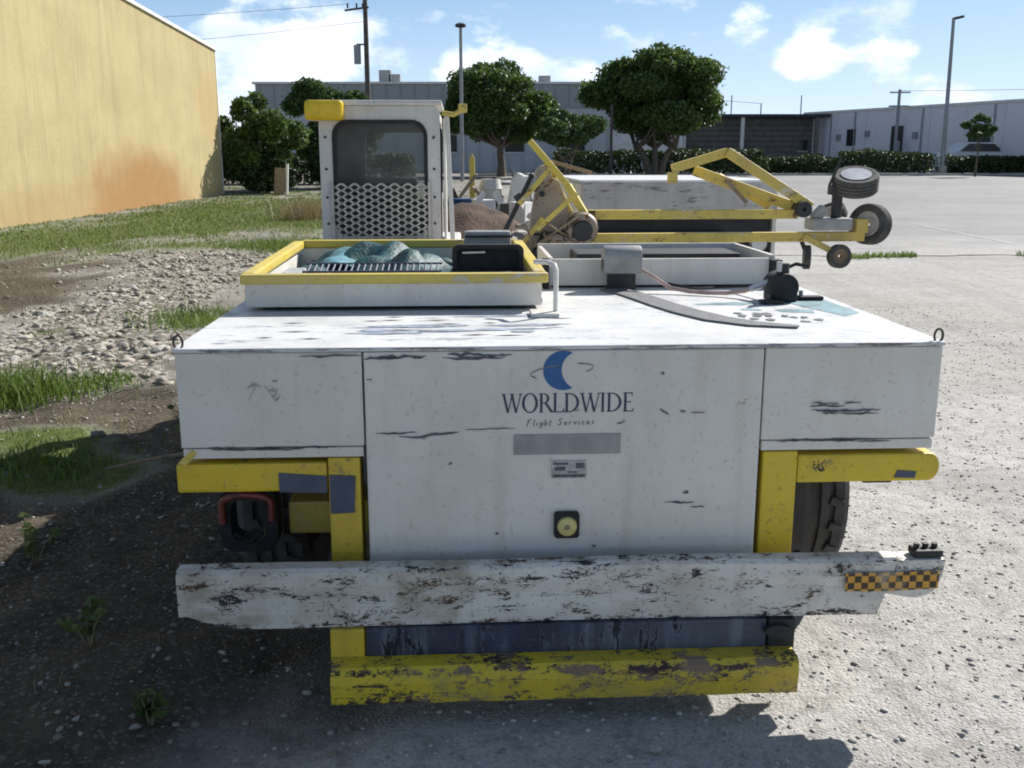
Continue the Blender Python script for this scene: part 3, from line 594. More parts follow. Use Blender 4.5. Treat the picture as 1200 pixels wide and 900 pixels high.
    for p, q in (((-1.15,.765,1.298),(.03,.765,1.298)),((-1.1,1.985,1.33),(-.02,1.985,1.33)),((-1.128,.80,1.299),(-1.11,1.955,1.329)),((.0,.80,1.299),(-.02,1.955,1.329))):
        B().bar(p, q, .05, .038).build('tray_rim', M['rim'], tr, bevel=.008)
    for x in (-1.05,-.08): B().box(x-.03,x+.03,.80,1.9,1.1745,1.1955).build('skid', M['dark'], tr)
    # white grab handle at the tray's right corner
    B().tube([(.045,.60,1.178),(.045,.60,1.345),(.04,.62,1.362),(.02,.68,1.365),(-.03,.70,1.365)], .0095, 8).build('grab_handle', M['white'], T, smooth=True)
    B().box(-.05,.055,.54,.66,1.1745,1.19).build('handle_foot', M['white'], T, bevel=.004)
    # right open box
    rb = B().box(.11,1.13,1.42,2.05,1.178,1.188).build('box_floor', M['dark'], T)
    for a_ in ((.09,1.10,1.40,1.422,1.185,1.305),(.09,1.13,2.05,2.07,1.185,1.32),(.09,.11,1.424,2.048,1.185,1.31),(1.11,1.132,1.424,2.048,1.185,1.318)):
        B().box(*a_).build('box_wall', M['white'], rb, bevel=.003)
    B().box(1.101,1.15,1.36,1.423,1.20,1.30).build('corner_block', M['black'], rb, bevel=.004)
    B().box(.06,.088,1.36,1.42,1.176,1.31).build('corner_block', M['black'], rb, bevel=.004)
    B().box(.25,1.05,1.7,2.0,1.19,1.30).build('battery_box', M['dark'], rb, bevel=.01)
    # cab
    cx0, cx1, cy0, cy1, cz0, cz1 = -1.205,-.43,3.55,4.45,1.2,2.075
    def holed(name, y0, y1, out, inn, mat, par):
        n = len(out); m_ = MB().add([(x,y0,z) for x,z in out]+[(x,y0,z) for x,z in inn]+[(x,y1,z) for x,z in out]+[(x,y1,z) for x,z in inn],
            [(k,(k+1)%n,n+(k+1)%n,n+k) for k in range(n)]+[(2*n+k,3*n+k,3*n+(k+1)%n,2*n+(k+1)%n) for k in range(n)]+[(k,2*n+k,2*n+(k+1)%n,(k+1)%n) for k in range(n)]+[(n+k,n+(k+1)%n,3*n+(k+1)%n,3*n+k) for k in range(n)])
        return m_.build(name, mat, par, smooth=True)
    cf = holed('cab_front', cy0, cy0+.04, rrect(cx0,cx1,cz0,cz1,.05), rrect(-1.118,-.515,1.255,1.985,.10), M['cab'], T)
    holed('window_seal', cy0-.008, cy0+.03, rrect(-1.122,-.511,1.251,1.989,.10), rrect(-1.098,-.535,1.275,1.965,.085), M['black'], cf)
    B().prism(rrect(-1.10,-.533,1.273,1.967,.085), cy0+.012, cy0+.018).build('window_glass', M['glass'], cf)
    for x in (cx0+.04, cx1-.04):
        for z in (1.33,1.5,1.68,1.88): B().cyl((x,cy0-.006,z),(x,cy0+.002,z),.009,8).build('bolt', M['dark'], cf)
    cbk = holed('cab_back', cy1-.04, cy1, rrect(cx0,cx1,cz0,cz1-.04,.05), rrect(-.99,-.48,1.45,1.93,.06), M['dark'], T)
    for x0, x1 in ((cx0,cx0+.03),(cx1-.03,cx1)):
        B().box(x0,x1,cy0+.042,cy1-.042,cz0,1.5).build('cab_side', M['cab'], T); B().box(x0,x1,cy0+.042,cy1-.042,1.95,cz1-.045).build('cab_side', M['cab'], T)
        B().box(x0,x1,cy0+.42,cy0+.50,1.502,1.948).build('cab_pillar', M['dark'], T)
    B().box(cx0-.015,cx1+.015,cy0-.03,cy1+.03,cz1+.002,cz1+.035).build('cab_roof', M['cab'], T, bevel=.012)
    B().box(-1.0,-.6,4.1,4.22,1.2,1.62).build('cab_seat', M['dark'], T, bevel=.04)
    # expanded metal guard over the lower half of the cab window
    mb = B(); rows, cw, rh = 18, .086, .0208; z0 = 1.222
    for r in range(rows):
        zz = z0 + r*rh; ph = r % 2; x = -1.125; k = 0; pts = []
        while x < -.505:
            up = ((k + ph) % 2 == 0); pts.append((x, zz + (rh*.46 if up else -rh*.46))); pts.append((x+cw*.22, zz + (rh*.46 if up else -rh*.46))); x += cw*.5; k += 1
        for (xa,za),(xb,zb) in zip(pts, pts[1:]): mb.bar((xa,cy0-.02,za),(xb,cy0-.02,zb),.008,.0115,up=(0,0,1))
    tag(mb.build('guard_mesh', M['mesh'], cf), kind='stuff')
    for x in (-1.13,-.505): B().box(x-.008,x+.008,cy0-.026,cy0-.01,1.2,1.60).build('mesh_edge', M['mesh'], cf)
    B().bar((cx1+.075,cy0-.02,1.21),(cx1+.045,cy0-.02,2.03),.022,.03).build('door_edge', M['cab'], T, bevel=.004)
    B().box(cx1+.02,cx1+.035,cy0+.02,cy0+.6,1.21,2.0).build('door', M['cab'], T)
    bc = B().box(-1.275,-1.035,cy0-.13,cy0+.1,1.982,2.105).build('yellow_roof_box', M['beacon'], T, bevel=.03, seg=3)
    ma = B().tube([(cx1+.02,cy0-.02,2.03),(cx1+.09,cy0-.05,2.02),(cx1+.15,cy0-.08,2.05)],.016,8).build('mirror_arm', M['tow_yellow'], T, smooth=True)
    B().box(cx1+.12,cx1+.175,cy0-.10,cy0-.07,2.03,2.085).build('mirror', M['tow_yellow'], ma, bevel=.008)
    return T
tug = make_tug()

# things lying on the tug ------------------------------------------------------
def sheet(name, x0, x1, y0, y1, zf, mat, parent, off, nx=26, ny=18, thick=.006):
    vs_ = []; fs = []
    for j in range(ny+1):
        for i in range(nx+1):
            x = x0+(x1-x0)*i/nx; y = y0+(y1-y0)*j/ny; vs_.append((x+.012*math.sin(9*y+3*x), y+.012*math.sin(11*x), zf(i/nx, j/ny)))
    n = len(vs_); vs_ += [(x,y,z-thick) for x,y,z in vs_]; w = nx+1
    for j in range(ny):
        for i in range(nx):
            a = j*w+i; fs += [(a,a+1,a+w+1,a+w),(n+a,n+a+w,n+a+w+1,n+a+1)]
    for i in range(nx): fs += [(i,n+i,n+i+1,i+1),(ny*w+i,ny*w+i+1,n+ny*w+i+1,n+ny*w+i)]
    for j in range(ny): fs += [(j*w,(j+1)*w,n+(j+1)*w,n+j*w),(j*w+nx,n+j*w+nx,n+(j+1)*w+nx,(j+1)*w+nx)]
    return MB().add(vs_, fs).build(name, mat, parent, smooth=True, off=off)
b0 = (-.65,1.4,1.213)
tp = on_tug('folded_tarp', b0, 'crumpled dark teal tarp heaped in the yellow-rimmed tray', 'tarp')
def tarp_z(u, v):
    e = min(u,1-u,v*1.2,1-v)*5; e = min(1,e)
    w_ = .05*(fbm(np.array([u*7.0]), np.array([v*5.0]), 4)[0]-.5)
    return 1.222 + e*w_ + e*(.062 + .026*math.sin(8*u+5*v) + .022*math.sin(17*v+3*u) + .015*math.sin(23*u-9*v)) + .03*v
sheet('tarp_sheet', -1.06,-.34,1.08,1.93, tarp_z, M['teal'], tp, b0, 60, 40)
sheet('tarp_fold', -.98,-.70,1.35,1.85, lambda u,v: 1.30+.02*v+.015*math.sin(6*u)+.012*math.sin(9*v)-.10*abs(u-.6)**2*2, M['blue_cloth'], tp, b0, 14, 10)
b0 = (-.7,1.02,1.213)
bk = on_tug('wire_basket', b0, 'grey ribbed wire basket in front of the teal tarp', 'basket')
for k in range(22): MB().tube([(-.93+k*.025,1.10,1.318),(-.93+k*.025,.99,1.30),(-.93+k*.025,.985,1.225)],.0045,5).build('wire', M['tape'], bk, off=b0)
for y, z in ((1.10,1.32),(.985,1.30),(.98,1.228)): MB().bar((-.95,y,z),(-.385,y,z),.008,.008).build('basket_rail', M['tape'], bk, off=b0)
MB().box(-1.03,-.955,.95,1.15,1.214,1.30).build('end_panel', M['sticker'], bk, bevel=.008, off=b0)
b0 = (-.2,1.4,1.213)
cs = on_tug('black_case', b0, 'open black case with rounded lid at the right end of the tray', 'case')
MB().box(-.335,-.04,1.12,1.62,1.214,1.27).build('case_body', M['black'], cs, bevel=.02, off=b0)
o_, i_ = rrect(-.345,-.03,1.242,1.38,.03), rrect(-.325,-.05,1.26,1.362,.025)
mb = MB(); n = len(o_); mb.add([(x,1.30,z) for x,z in o_]+[(x,1.30,z) for x,z in i_]+[(x,1.335,z) for x,z in o_]+[(x,1.335,z) for x,z in i_],[(k,(k+1)%n,n+(k+1)%n,n+k) for k in range(n)]+[(2*n+k,3*n+k,3*n+(k+1)%n,2*n+(k+1)%n) for k in range(n)]+[(k,2*n+k,2*n+(k+1)%n,(k+1)%n) for k in range(n)]+[(n+k,n+(k+1)%n,3*n+(k+1)%n,3*n+k) for k in range(n)])
mb.build('lid_frame', M['dark'], cs, smooth=True, off=b0)
MB().prism(rrect(-.328,-.047,1.258,1.365,.02), 1.32, 1.33).build('lid_panel', M['black'], cs, off=b0)
MB().bar((-.30,1.298,1.345),(-.20,1.298,1.347),.004,.008).build('latch', M['steel'], cs, off=b0)
b0 = (-.17,1.8,1.213)
gs = on_tug('grey_seat_back', b0, 'flat grey padded panel standing behind the black case', 'panel')
MB().box(-.29,-.06,1.78,1.86,1.214,1.405).build('pad', M['grey'], gs, bevel=.02, off=b0)
MB().bar((-.285,1.77,1.38),(-.055,1.77,1.38),.012,.012).build('piping', M['dark'], gs, off=b0)
b0 = (.42,1.30,1.176)
cn = on_tug('metal_canister', b0, 'dull grey dented metal canister at the front of the white box', 'canister')
MB().cyl((.325,1.335,1.315),(.495,1.335,1.315),.056,24).build('drum', M['grey'], cn, bevel=.008, smooth=True, off=b0)
MB().box(.325,.495,1.285,1.395,1.25,1.315).build('shroud', M['grey'], cn, bevel=.006, off=b0)
MB().box(.35,.47,1.31,1.37,1.176,1.26).build('bracket', M['dark'], cn, off=b0)
b0 = (.75,1.2,1.176)
hs = on_tug('air_hose', b0, 'thin pinkish white hose drooping from the canister to the pump', 'hose')
MB().tube([(.49,1.30,1.27),(.54,1.24,1.24),(.60,1.18,1.20),(.67,1.14,1.19),(.75,1.10,1.188),(.82,1.06,1.192),(.88,1.02,1.205),(.94,.98,1.235),(.985,.96,1.255)],.0095,8).build('hose_line', M['hose'], hs, smooth=True, off=b0)
MB().tube([(.90,1.0,1.215),(.95,.965,1.243),(.99,.955,1.262)],.0135,8).build('hose_end', M['steel'], hs, smooth=True, off=b0)
MB().tube([(.62,1.33,1.20),(.72,1.25,1.187),(.82,1.28,1.187),(.9,1.2,1.2),(.98,1.0,1.23)],.006,6).build('cable', M['black'], hs, smooth=True, off=b0)
b0 = (1.01,.93,1.176)
pm = on_tug('hydraulic_pump', b0, 'small black oily pump motor at the back corner of the deck', 'pump')
MB().cyl((1.01,.88,1.235),(1.01,1.02,1.235),.058,20).build('motor', M['black'], pm, bevel=.01, smooth=True, off=b0)
MB().box(.955,1.07,.90,1.0,1.176,1.21).build('foot', M['dark'], pm, bevel=.006, off=b0)
MB().cyl((1.01,.93,1.28),(1.01,.93,1.33),.026,12).build('reservoir', M['dark'], pm, smooth=True, off=b0)
MB().cyl((.985,.90,1.30),(.985,.90,1.34),.012,8).build('fitting', M['steel'], pm, off=b0)
MB().tube([(1.03,.94,1.31),(1.07,.95,1.325),(1.12,.94,1.315)],.008,6).build('lever', M['black'], pm, smooth=True, off=b0)
MB().box(.90,.99,.83,.88,1.176,1.19).build('shoe', M['dark'], pm, bevel=.004, off=b0)
b0 = (1.14,.96,1.176)
cl = on_tug('small_clamp', b0, 'little black clamp lying beside the pump motor', 'clamp')
MB().box(1.09,1.19,.93,.98,1.176,1.192).build('jaw', M['black'], cl, bevel=.005, off=b0); MB().cyl((1.10,.955,1.19),(1.10,.955,1.215),.009,8).build('screw', M['grey'], cl, off=b0)
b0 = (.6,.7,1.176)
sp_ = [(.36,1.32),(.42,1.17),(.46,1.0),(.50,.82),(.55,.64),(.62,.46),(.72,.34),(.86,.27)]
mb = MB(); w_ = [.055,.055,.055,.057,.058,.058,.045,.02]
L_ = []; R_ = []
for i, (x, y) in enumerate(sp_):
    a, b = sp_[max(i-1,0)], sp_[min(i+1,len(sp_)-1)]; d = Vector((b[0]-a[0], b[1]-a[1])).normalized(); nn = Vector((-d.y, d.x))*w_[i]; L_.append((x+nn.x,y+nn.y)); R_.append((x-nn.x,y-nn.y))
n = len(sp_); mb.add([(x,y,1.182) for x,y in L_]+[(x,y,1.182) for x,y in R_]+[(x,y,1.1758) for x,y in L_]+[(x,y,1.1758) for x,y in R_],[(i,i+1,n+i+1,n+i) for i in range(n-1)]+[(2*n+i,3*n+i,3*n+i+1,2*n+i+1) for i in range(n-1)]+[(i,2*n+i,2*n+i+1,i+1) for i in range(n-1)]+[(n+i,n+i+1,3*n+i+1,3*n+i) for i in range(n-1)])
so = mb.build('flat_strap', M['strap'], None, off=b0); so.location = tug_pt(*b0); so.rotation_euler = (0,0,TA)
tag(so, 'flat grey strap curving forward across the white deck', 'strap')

# winch stand and tow bar behind the boxes --------------------------------------
b0 = (.25,2.75,1.174)
ws = on_tug('winch_stand', b0, 'rusty beige winch stand with leaning yellow brace and round drum', 'winch')
MB().prism([(.08,1.30),(.13,1.60),(.17,1.67),(.26,1.62),(.33,1.42),(.40,1.30),(.44,1.174),(.02,1.174)], 2.68, 2.76).build('side_plate', M['beige'], ws, bevel=.006, off=b0)
MB().prism([(.15,1.174),(.22,1.34),(.36,1.30),(.46,1.174)], 2.52, 2.675).build('gear_case', M['beige'], ws, bevel=.02, off=b0)
dr = MB().lathe([(.03,-.16),(.080,-.16),(.092,-.14),(.092,.05),(.03,.05)], (.375,2.66,1.365), (0,1,0), 28).build('drum', M['beige'], ws, smooth=True, off=b0)
MB().lathe([(.001,-.175),(.05,-.175),(.058,-.165),(.058,-.158),(.001,-.158)], (.375,2.66,1.352), (0,1,0), 20).build('drum_hub', M['dark'], dr, smooth=True, off=b0)
MB().bar((.085,2.62,1.845),(.30,2.60,1.60),.03,.035).build('brace', M['rim'], ws, bevel=.004, off=b0)
MB().bar((.30,2.60,1.60),(.445,2.55,1.36),.035,.04).build('brace', M['rim'], ws, bevel=.004, off=b0)
MB().bar((.18,2.72,1.72),(.32,2.70,1.44),.03,.05).build('brace', M['tow_yellow'], ws, bevel=.004, off=b0)
MB().bar((.22,2.80,1.73),(.46,2.78,1.665),.02,.022).build('handle_bar', M['timber'], ws, bevel=.003, off=b0)
MB().bar((.10,2.60,1.66),(-.07,2.50,1.33),.014,.022).build('strut', M['dark'], ws, off=b0)
MB().lathe([(.012,-.05),(.04,-.05),(.045,-.04),(.045,.04),(.012,.04)], (.165,2.66,1.665), (0,1,0), 16).build('pulley', M['beige'], ws, smooth=True, off=b0)
for x, z in ((.12,1.58),(.16,1.55),(.30,1.34),(.26,1.27),(.17,1.30)): MB().cyl((x,2.655,z),(x,2.68,z),.017,10).build('bolt', M['dark'], ws, off=b0)
for k in range(5):
    r_ = random.Random(200+k); pts = [(.05+r_.uniform(0,.4),2.45+r_.uniform(0,.15),1.18+r_.uniform(0,.25)) for _ in range(4)]; MB().tube([Vector(pts[0]).lerp(Vector(pts[1]),t/3) if t < 3 else Vector(pts[1]).lerp(Vector(pts[2]),(t-3)/3) for t in range(7)], .007, 6).build('cable', M['black'] if k % 2 else M['timber'], ws, smooth=True, off=b0)
for p, q in (((.02,2.5,1.50),(.20,2.55,1.70)),((.12,2.5,1.36),(.34,2.5,1.56)),((-.02,2.6,1.19),(.16,2.55,1.42))): MB().bar(p, q, .02, .026).build('lever', M['tow_yellow'], ws, off=b0)
MB().bar((.0,2.5,1.20),(.30,2.45,1.22),.06,.05).build('base_bar', M['dark'], ws, off=b0)

b0 = (1.1,2.6,1.174)
tb = on_tug('tow_bar', b0, 'yellow folding aircraft tow bar with wheels jutting out to the right', 'tow bar')
Yb = 2.6
MB().bar((.40,Yb,1.437),(1.62,Yb,1.437),.05,.052).build('upper_rail', M['tow_yellow'], tb, bevel=.006, off=b0)
MB().bar((.40,Yb,1.303),(2.02,Yb,1.309),.05,.055).build('lower_rail', M['tow_yellow'], tb, bevel=.006, off=b0)
MB().bar((.43,Yb,1.29),(.43,Yb,1.46),.05,.05).build('upright', M['dark'], tb, off=b0)
MB().box(1.0,1.06,Yb-.03,Yb+.03,1.1745,1.276).build('rest_block', M['dark'], tb, off=b0)
MB().box(.5,.56,Yb-.03,Yb+.03,1.1745,1.276).build('rest_block', M['dark'], tb, off=b0)
MB().bar((.91,Yb+.1,1.69),(1.23,Yb+.1,1.783),.045,.05).build('folding_arm', M['tow_yellow'], tb, bevel=.005, off=b0)
MB().bar((.915,Yb+.1,1.67),(.915,Yb+.1,1.61),.05,.05).build('arm_tab', M['tow_yellow'], tb, off=b0)
MB().bar((1.22,Yb+.08,1.785),(1.70,Yb,1.475),.05,.055).build('folding_arm', M['tow_yellow'], tb, bevel=.005, off=b0)
MB().bar((1.06,Yb+.2,1.68),(1.63,Yb+.05,1.47),.045,.06).build('folding_arm', M['tow_yellow'], tb, bevel=.005, off=b0)
MB().bar((1.22,Yb+.25,1.645),(1.50,Yb+.12,1.47),.04,.04).build('link', M['tow_yellow'], tb, off=b0)
MB().bar((1.22,Yb+.05,1.62),(1.34,Yb+.05,1.50),.018,.022).build('pin_rod', M['timber'], tb, off=b0)
MB().lathe([(.012,-.05),(.045,-.05),(.045,.05),(.012,.05)], (1.64,Yb-.02,1.465), (0,1,0), 18).build('pivot', M['dark'], tb, smooth=True, off=b0)
hd = MB().box(1.70,1.93,Yb-.06,Yb+.10,1.345,1.415).build('head_block', M['grey'], tb, bevel=.012, off=b0)
MB().bar((1.72,Yb,1.41),(1.78,Yb,1.47),.07,.05).build('head_lug', M['grey'], hd, off=b0)
MB().cyl((1.85,Yb,1.40),(1.85,Yb,1.57),.03,12).build('axle_post', M['dark'], tb, smooth=True, off=b0)
MB().box(1.80,1.87,Yb-.03,Yb+.03,1.545,1.60).build('axle_clamp', M['dark'], tb, bevel=.006, off=b0)
MB().bar((1.80,Yb,1.60),(1.86,Yb,1.75),.012,.012).build('pin', M['dark'], tb, off=b0)
wheel(tb, (1.95-b0[0],Yb-b0[1],1.615-b0[2]), .128, .10, M['tyre'], M['steel'], name='large_wheel', axis=(-.12,-.36,.92), hubname='wheel_disc')
MB().lathe([(.001,.052),(.085,.052),(.082,.046),(.001,.046)], (1.95,Yb,1.615), (-.12,-.36,.92), 24).build('hub_cap', M['steel'], tb, off=b0)
wheel(tb, (2.07-b0[0],Yb+.04-b0[1],1.375-b0[2]), .118, .09, M['tyre'], M['cab'], name='large_wheel', axis=(-.75,-.66,.1), hubname='wheel_disc')
wheel(tb, (1.88-b0[0],Yb+.18-b0[1],1.42-b0[2]), .10, .07, M['tyre'], M['cab'], name='large_wheel', axis=(-.5,-.2,.85), hubname='wheel_disc')
MB().box(1.96,2.03,Yb-.04,Yb+.03,1.33,1.41).build('axle_bracket', M['tow_yellow'], tb, bevel=.006, off=b0)
MB().bar((1.66,Yb-.03,1.31),(1.83,Yb-.05,1.225),.03,.035).build('castor_arm', M['tow_yellow'], tb, bevel=.004, off=b0)
wheel(tb, (1.862-b0[0],Yb-.06-b0[1],1.2-b0[2]), .068, .05, M['tyre'], M['timber'], name='castor', axis=(.12,-1,.05), hubname='castor_hub')
wheel(tb, (1.695-b0[0],Yb-b0[1],1.19-b0[2]), .07, .04, M['tyre'], M['timber'], name='castor', axis=(1,-.25,0), hubname='castor_hub')
MB().bar((1.66,Yb,1.28),(1.695,Yb,1.20),.02,.02).build('castor_fork', M['dark'], tb, off=b0)
#PART3
# ------------------------------------------------------------------ white vehicle parked behind the tug
def make_second():
    V = thing('ground_support_vehicle', (1.25,8.4,0), 'second white low-bodied vehicle parked behind the tug with a yellow tow bar before it', 'vehicle', R(2))
    B = MB
    hood = B().prism([(-.68,1.27),(.98,1.27),(.94,1.56),(-.66,1.56)], 0, .05).build('front_panel', M['wornwhite'], V, bevel=.01)
    B().box(-.68,.96,.052,2.6,1.545,1.57).build('deck', M['deck'], V, bevel=.004)
    B().box(-.68,-.65,.055,2.6,.7,1.54).build('body_side', M['white'], V); B().box(.95,.98,.055,2.6,.7,1.54).build('body_side', M['white'], V)
    B().box(-.64,.94,.10,2.5,.35,1.26).build('chassis', M['dark'], V)
    B().box(-.68,.98,-.06,.06,.62,.80).build('bumper', M['bumper'], V, bevel=.01)
    B().box(-.6,.55,-.01,.09,.95,1.15).build('grille', M['dark'], V); B().box(-.5,.1,-.02,-.008,1.0,1.12).build('grille_panel', M['patch_teal'], V)
    for x in (-.52,.82):
        B().lathe([(.001,-.03),(.06,-.03),(.075,-.01),(.075,.02),(.001,.02)], (x,.0,1.05), (0,1,0), 20).build('headlight', M['steel'], V, smooth=True)
        for y in (.7,2.1): wheel(V, (x,y,.38), .38, .24, M['tyre'], M['grey'], hubname='wheel_rim')
    return V
make_second()

# ------------------------------------------------------------------ yellow building on the left
def stucco():
    m, nt, b = new_mat('yellow_stucco'); v = coords(nt)
    c = mixc(nt, mrange(nt, noise(nt, v, .8, 6, .6), .3, .7), (.45,.36,.175), (.52,.425,.215))
    c = mixc(nt, mrange(nt, noise(nt, coords(nt, (2,2.2,.16)), 1.6, 5, .65), .46, .72, 0, .5), c, (.32,.26,.14))
    c = mixc(nt, mrange(nt, noise(nt, coords(nt, (3,7,.5)), 1.6, 4, .65), .55, .75, 0, .35), c, (.32,.26,.14))
    c = mixc(nt, mrange(nt, noise(nt, v, 14, 4), .45, .7, 0, .25), c, (.32,.26,.135))
    # rust-orange irrigation stain low on the wall
    tc = node(nt, 'ShaderNodeTexCoord'); sp = node(nt, 'ShaderNodeSeparateXYZ'); nt.links.new(tc.outputs['Object'], sp.inputs[0])
    nz = math_(nt, 'MULTIPLY', math_(nt, 'SUBTRACT', noise(nt, v, .9, 5, .6), .5), 1.5)
    def ell(cy, cz, ry, rz):
        a = math_(nt, 'POWER', math_(nt, 'DIVIDE', math_(nt, 'SUBTRACT', sp.outputs['Y'], cy), ry), 2); d = math_(nt, 'POWER', math_(nt, 'DIVIDE', math_(nt, 'SUBTRACT', sp.outputs['Z'], cz), rz), 2)
        return mrange(nt, math_(nt, 'ADD', math_(nt, 'ADD', a, d), nz), 1.5, .05)
    c = mixc(nt, math_(nt, 'MULTIPLY', ell(32.0, .2, 3.8, 1.9), .85), c, (.34,.16,.04))
    c = mixc(nt, math_(nt, 'MULTIPLY', ell(27.5, -.1, 6.5, 1.2), .35), c, (.36,.21,.08))
    c = mixc(nt, math_(nt, 'MULTIPLY', ell(37.8, 3.6, 1.3, 1.3), .3), c, (.44,.27,.07))
    nt.links.new(c, b.inputs['Base Color']); b.inputs['Roughness'].default_value = .92; bump(nt, b, noise(nt, v, 26, 4), .35, .02); return m
M['stucco'] = stucco(); M['trim'] = plain('white_trim', (.72,.70,.66), .7, .1, 3)
def yellow_building():
    o = thing('yellow_building', (-11.0,38.6,.39), 'tall plain yellow stucco building side wall with orange stain beside the grass', 'building')
    # wall plane runs from (-13.3,14) to (-11,38.6); the top falls slightly towards the far end
    def xw(y): return -11.0 - (38.6-y)*.0975
    ys = np.linspace(6, 38.6, 40); z1 = lambda y: 5.62 + (38.6-y)*.112
    def wallmesh(d0, d1, zo):
        vs_ = []
        for y in ys: vs_ += [(xw(y)+d0,y,-.4),(xw(y)+d0,y,z1(y)+zo),(xw(y)+d1,y,z1(y)+zo),(xw(y)+d1,y,-.4)]
        n = len(ys); fs = [(4*k+j,4*k+4+j,4*k+4+(j+1)%4,4*k+(j+1)%4) for k in range(n-1) for j in range(4)] + [(3,2,1,0),(4*n-4,4*n-3,4*n-2,4*n-1)]
        return MB().add(vs_, fs)
    loc = (-11.0,38.6,.39)
    w = wallmesh(0, -.35, 0).build('wall', M['stucco'], o)
    w.matrix_parent_inverse = Matrix.Translation((11.0,-38.6,-.39))
    def part(mb, n, m, par=o, **k):
        p = mb.build(n, m, par, **k); p.matrix_parent_inverse = Matrix.Translation((11.0,-38.6,-.39)); return p
    vs_ = []
    for y in (6, 38.68): vs_ += [(xw(y)+.06,y,z1(y)+.002),(xw(y)+.06,y,z1(y)+.11),(xw(y)-.42,y,z1(y)+.11),(xw(y)-.42,y,z1(y)+.002)]
    part(MB().add(vs_, [(0,4,5,1),(1,5,6,2),(2,6,7,3),(3,7,4,0),(3,2,1,0),(4,7,6,5)]), 'coping', M['trim'])
    part(MB().box(-11.36,-10.985,38.602,38.70,.2,5.6), 'corner_trim', M['trim'])
    part(MB().box(-24,-11.4,38.2,38.6,-.2,5.55), 'end_wall', M['stucco'])
    part(MB().box(-24,-13.9,6,38.1,5.2,5.4), 'roof_slab', M['grey'])
yellow_building()

# ------------------------------------------------------------------ far buildings
M['siding'] = paint('grey_siding', (.52,.53,.53), (.42,.42,.41), .3, streak=.35); M['fascia'] = paint('dark_grey_fascia', (.32,.34,.34), (.25,.25,.25), .3, streak=.2)
M['brownwall'] = plain('dark_brown_wall', (.19,.17,.155), .9, .2, 2); M['lilac'] = paint('pale_lilac_wall', (.74,.72,.75), (.6,.58,.58), .35, streak=.3)
M['darkglass'] = plain('dark_window', (.02,.023,.028), .25, .3, 2); M['concrete'] = plain('concrete', (.42,.40,.37), .9, .15, 6)
M['roofdark'] = plain('roof_edge_dark', (.05,.05,.055), .8, .2, 2); M['galv'] = plain('galvanised_pole', (.30,.31,.32), .5, .15, 5, .3); M['wood_pole'] = plain('wood_pole', (.10,.085,.075), .9, .3, 4)
def grey_building():
    b0 = (-3,76,.72); o = thing('grey_warehouse', b0, 'long low grey warehouse with dark fascia behind the two round trees', 'building')
    K = dict(off=b0)
    MB().box(-18.6,12.9,76,90,.5,5.35).build('wall', M['siding'], o, **K)
    MB().box(-18.8,13.05,75.85,90,5.36,7.02).build('fascia', M['fascia'], o, **K)
    MB().box(-19,13.2,75.7,90.2,7.03,7.18).build('roof_edge', M['trim'], o, **K)
    for k in range(30): MB().box(-18.2+k*1.05,-18.14+k*1.05,75.93,75.998,.72,5.34).build('siding_rib', M['siding'], o, **K)
    for k in range(31): MB().box(-18.5+k*1.03,-18.46+k*1.03,75.79,75.848,5.4,7.0).build('fascia_rib', M['fascia'], o, **K)
    MB().box(7.2,12.6,75.86,75.99,.74,3.85).build('roller_door', M['trim'], o, **K)
    for x in (-5.5,-.5,4): 
        w = MB().box(x,x+1.4,75.92,75.99,2.2,3.4).build('window', M['darkglass'], o, **K); MB().box(x-.06,x+1.46,75.88,75.98,2.08,2.18).build('sill', M['trim'], w, **K)
    for x, h in ((-10,1.0),(-9.3,.7),(2,.6)): MB().box(x,x+.9,78,79,7.19,7.19+h).build('roof_vent', M['galv'], o, bevel=.05, **K)
grey_building()
def dark_building():
    b0 = (18.5,78,.72); o = thing('open_dark_shed', b0, 'dark brown open-fronted shed with black roof edge and one white column', 'building'); K = dict(off=b0)
    MB().box(13.3,23.9,79.5,92,.6,4.75).build('wall', M['brownwall'], o, **K)
    MB().box(13.2,24.1,77.6,92,4.76,4.98).build('roof', M['roofdark'], o, **K)
    MB().box(17.35,17.6,77.8,78.05,.70,4.755).build('column', M['trim'], o, **K)
    MB().box(23.0,23.3,77.8,78.1,.70,4.755).build('column', M['brownwall'], o, **K)
    for k in range(9): MB().box(13.3,23.9,79.42,79.498,1.0+k*.4,1.03+k*.4).build('board_joint', M['roofdark'], o, **K)
    w = MB().box(22.2,22.9,79.40,79.495,2.3,3.1).build('window', M['darkglass'], o, **K); MB().box(22.15,22.95,79.36,79.41,2.22,2.29).build('sill', M['trim'], w, **K)
    for x, h in ((16.3,1.3),(17,1.5),(19.3,.9),(22.4,1.5)): MB().cyl((x,80,4.98),(x,80,4.98+h),.045,6).build('roof_mast', M['galv'], o, **K)
    MB().bar((16.2,80,6.1),(19.4,80,5.85),.03,.03).build('roof_rail', M['galv'], o, **K)
dark_building()
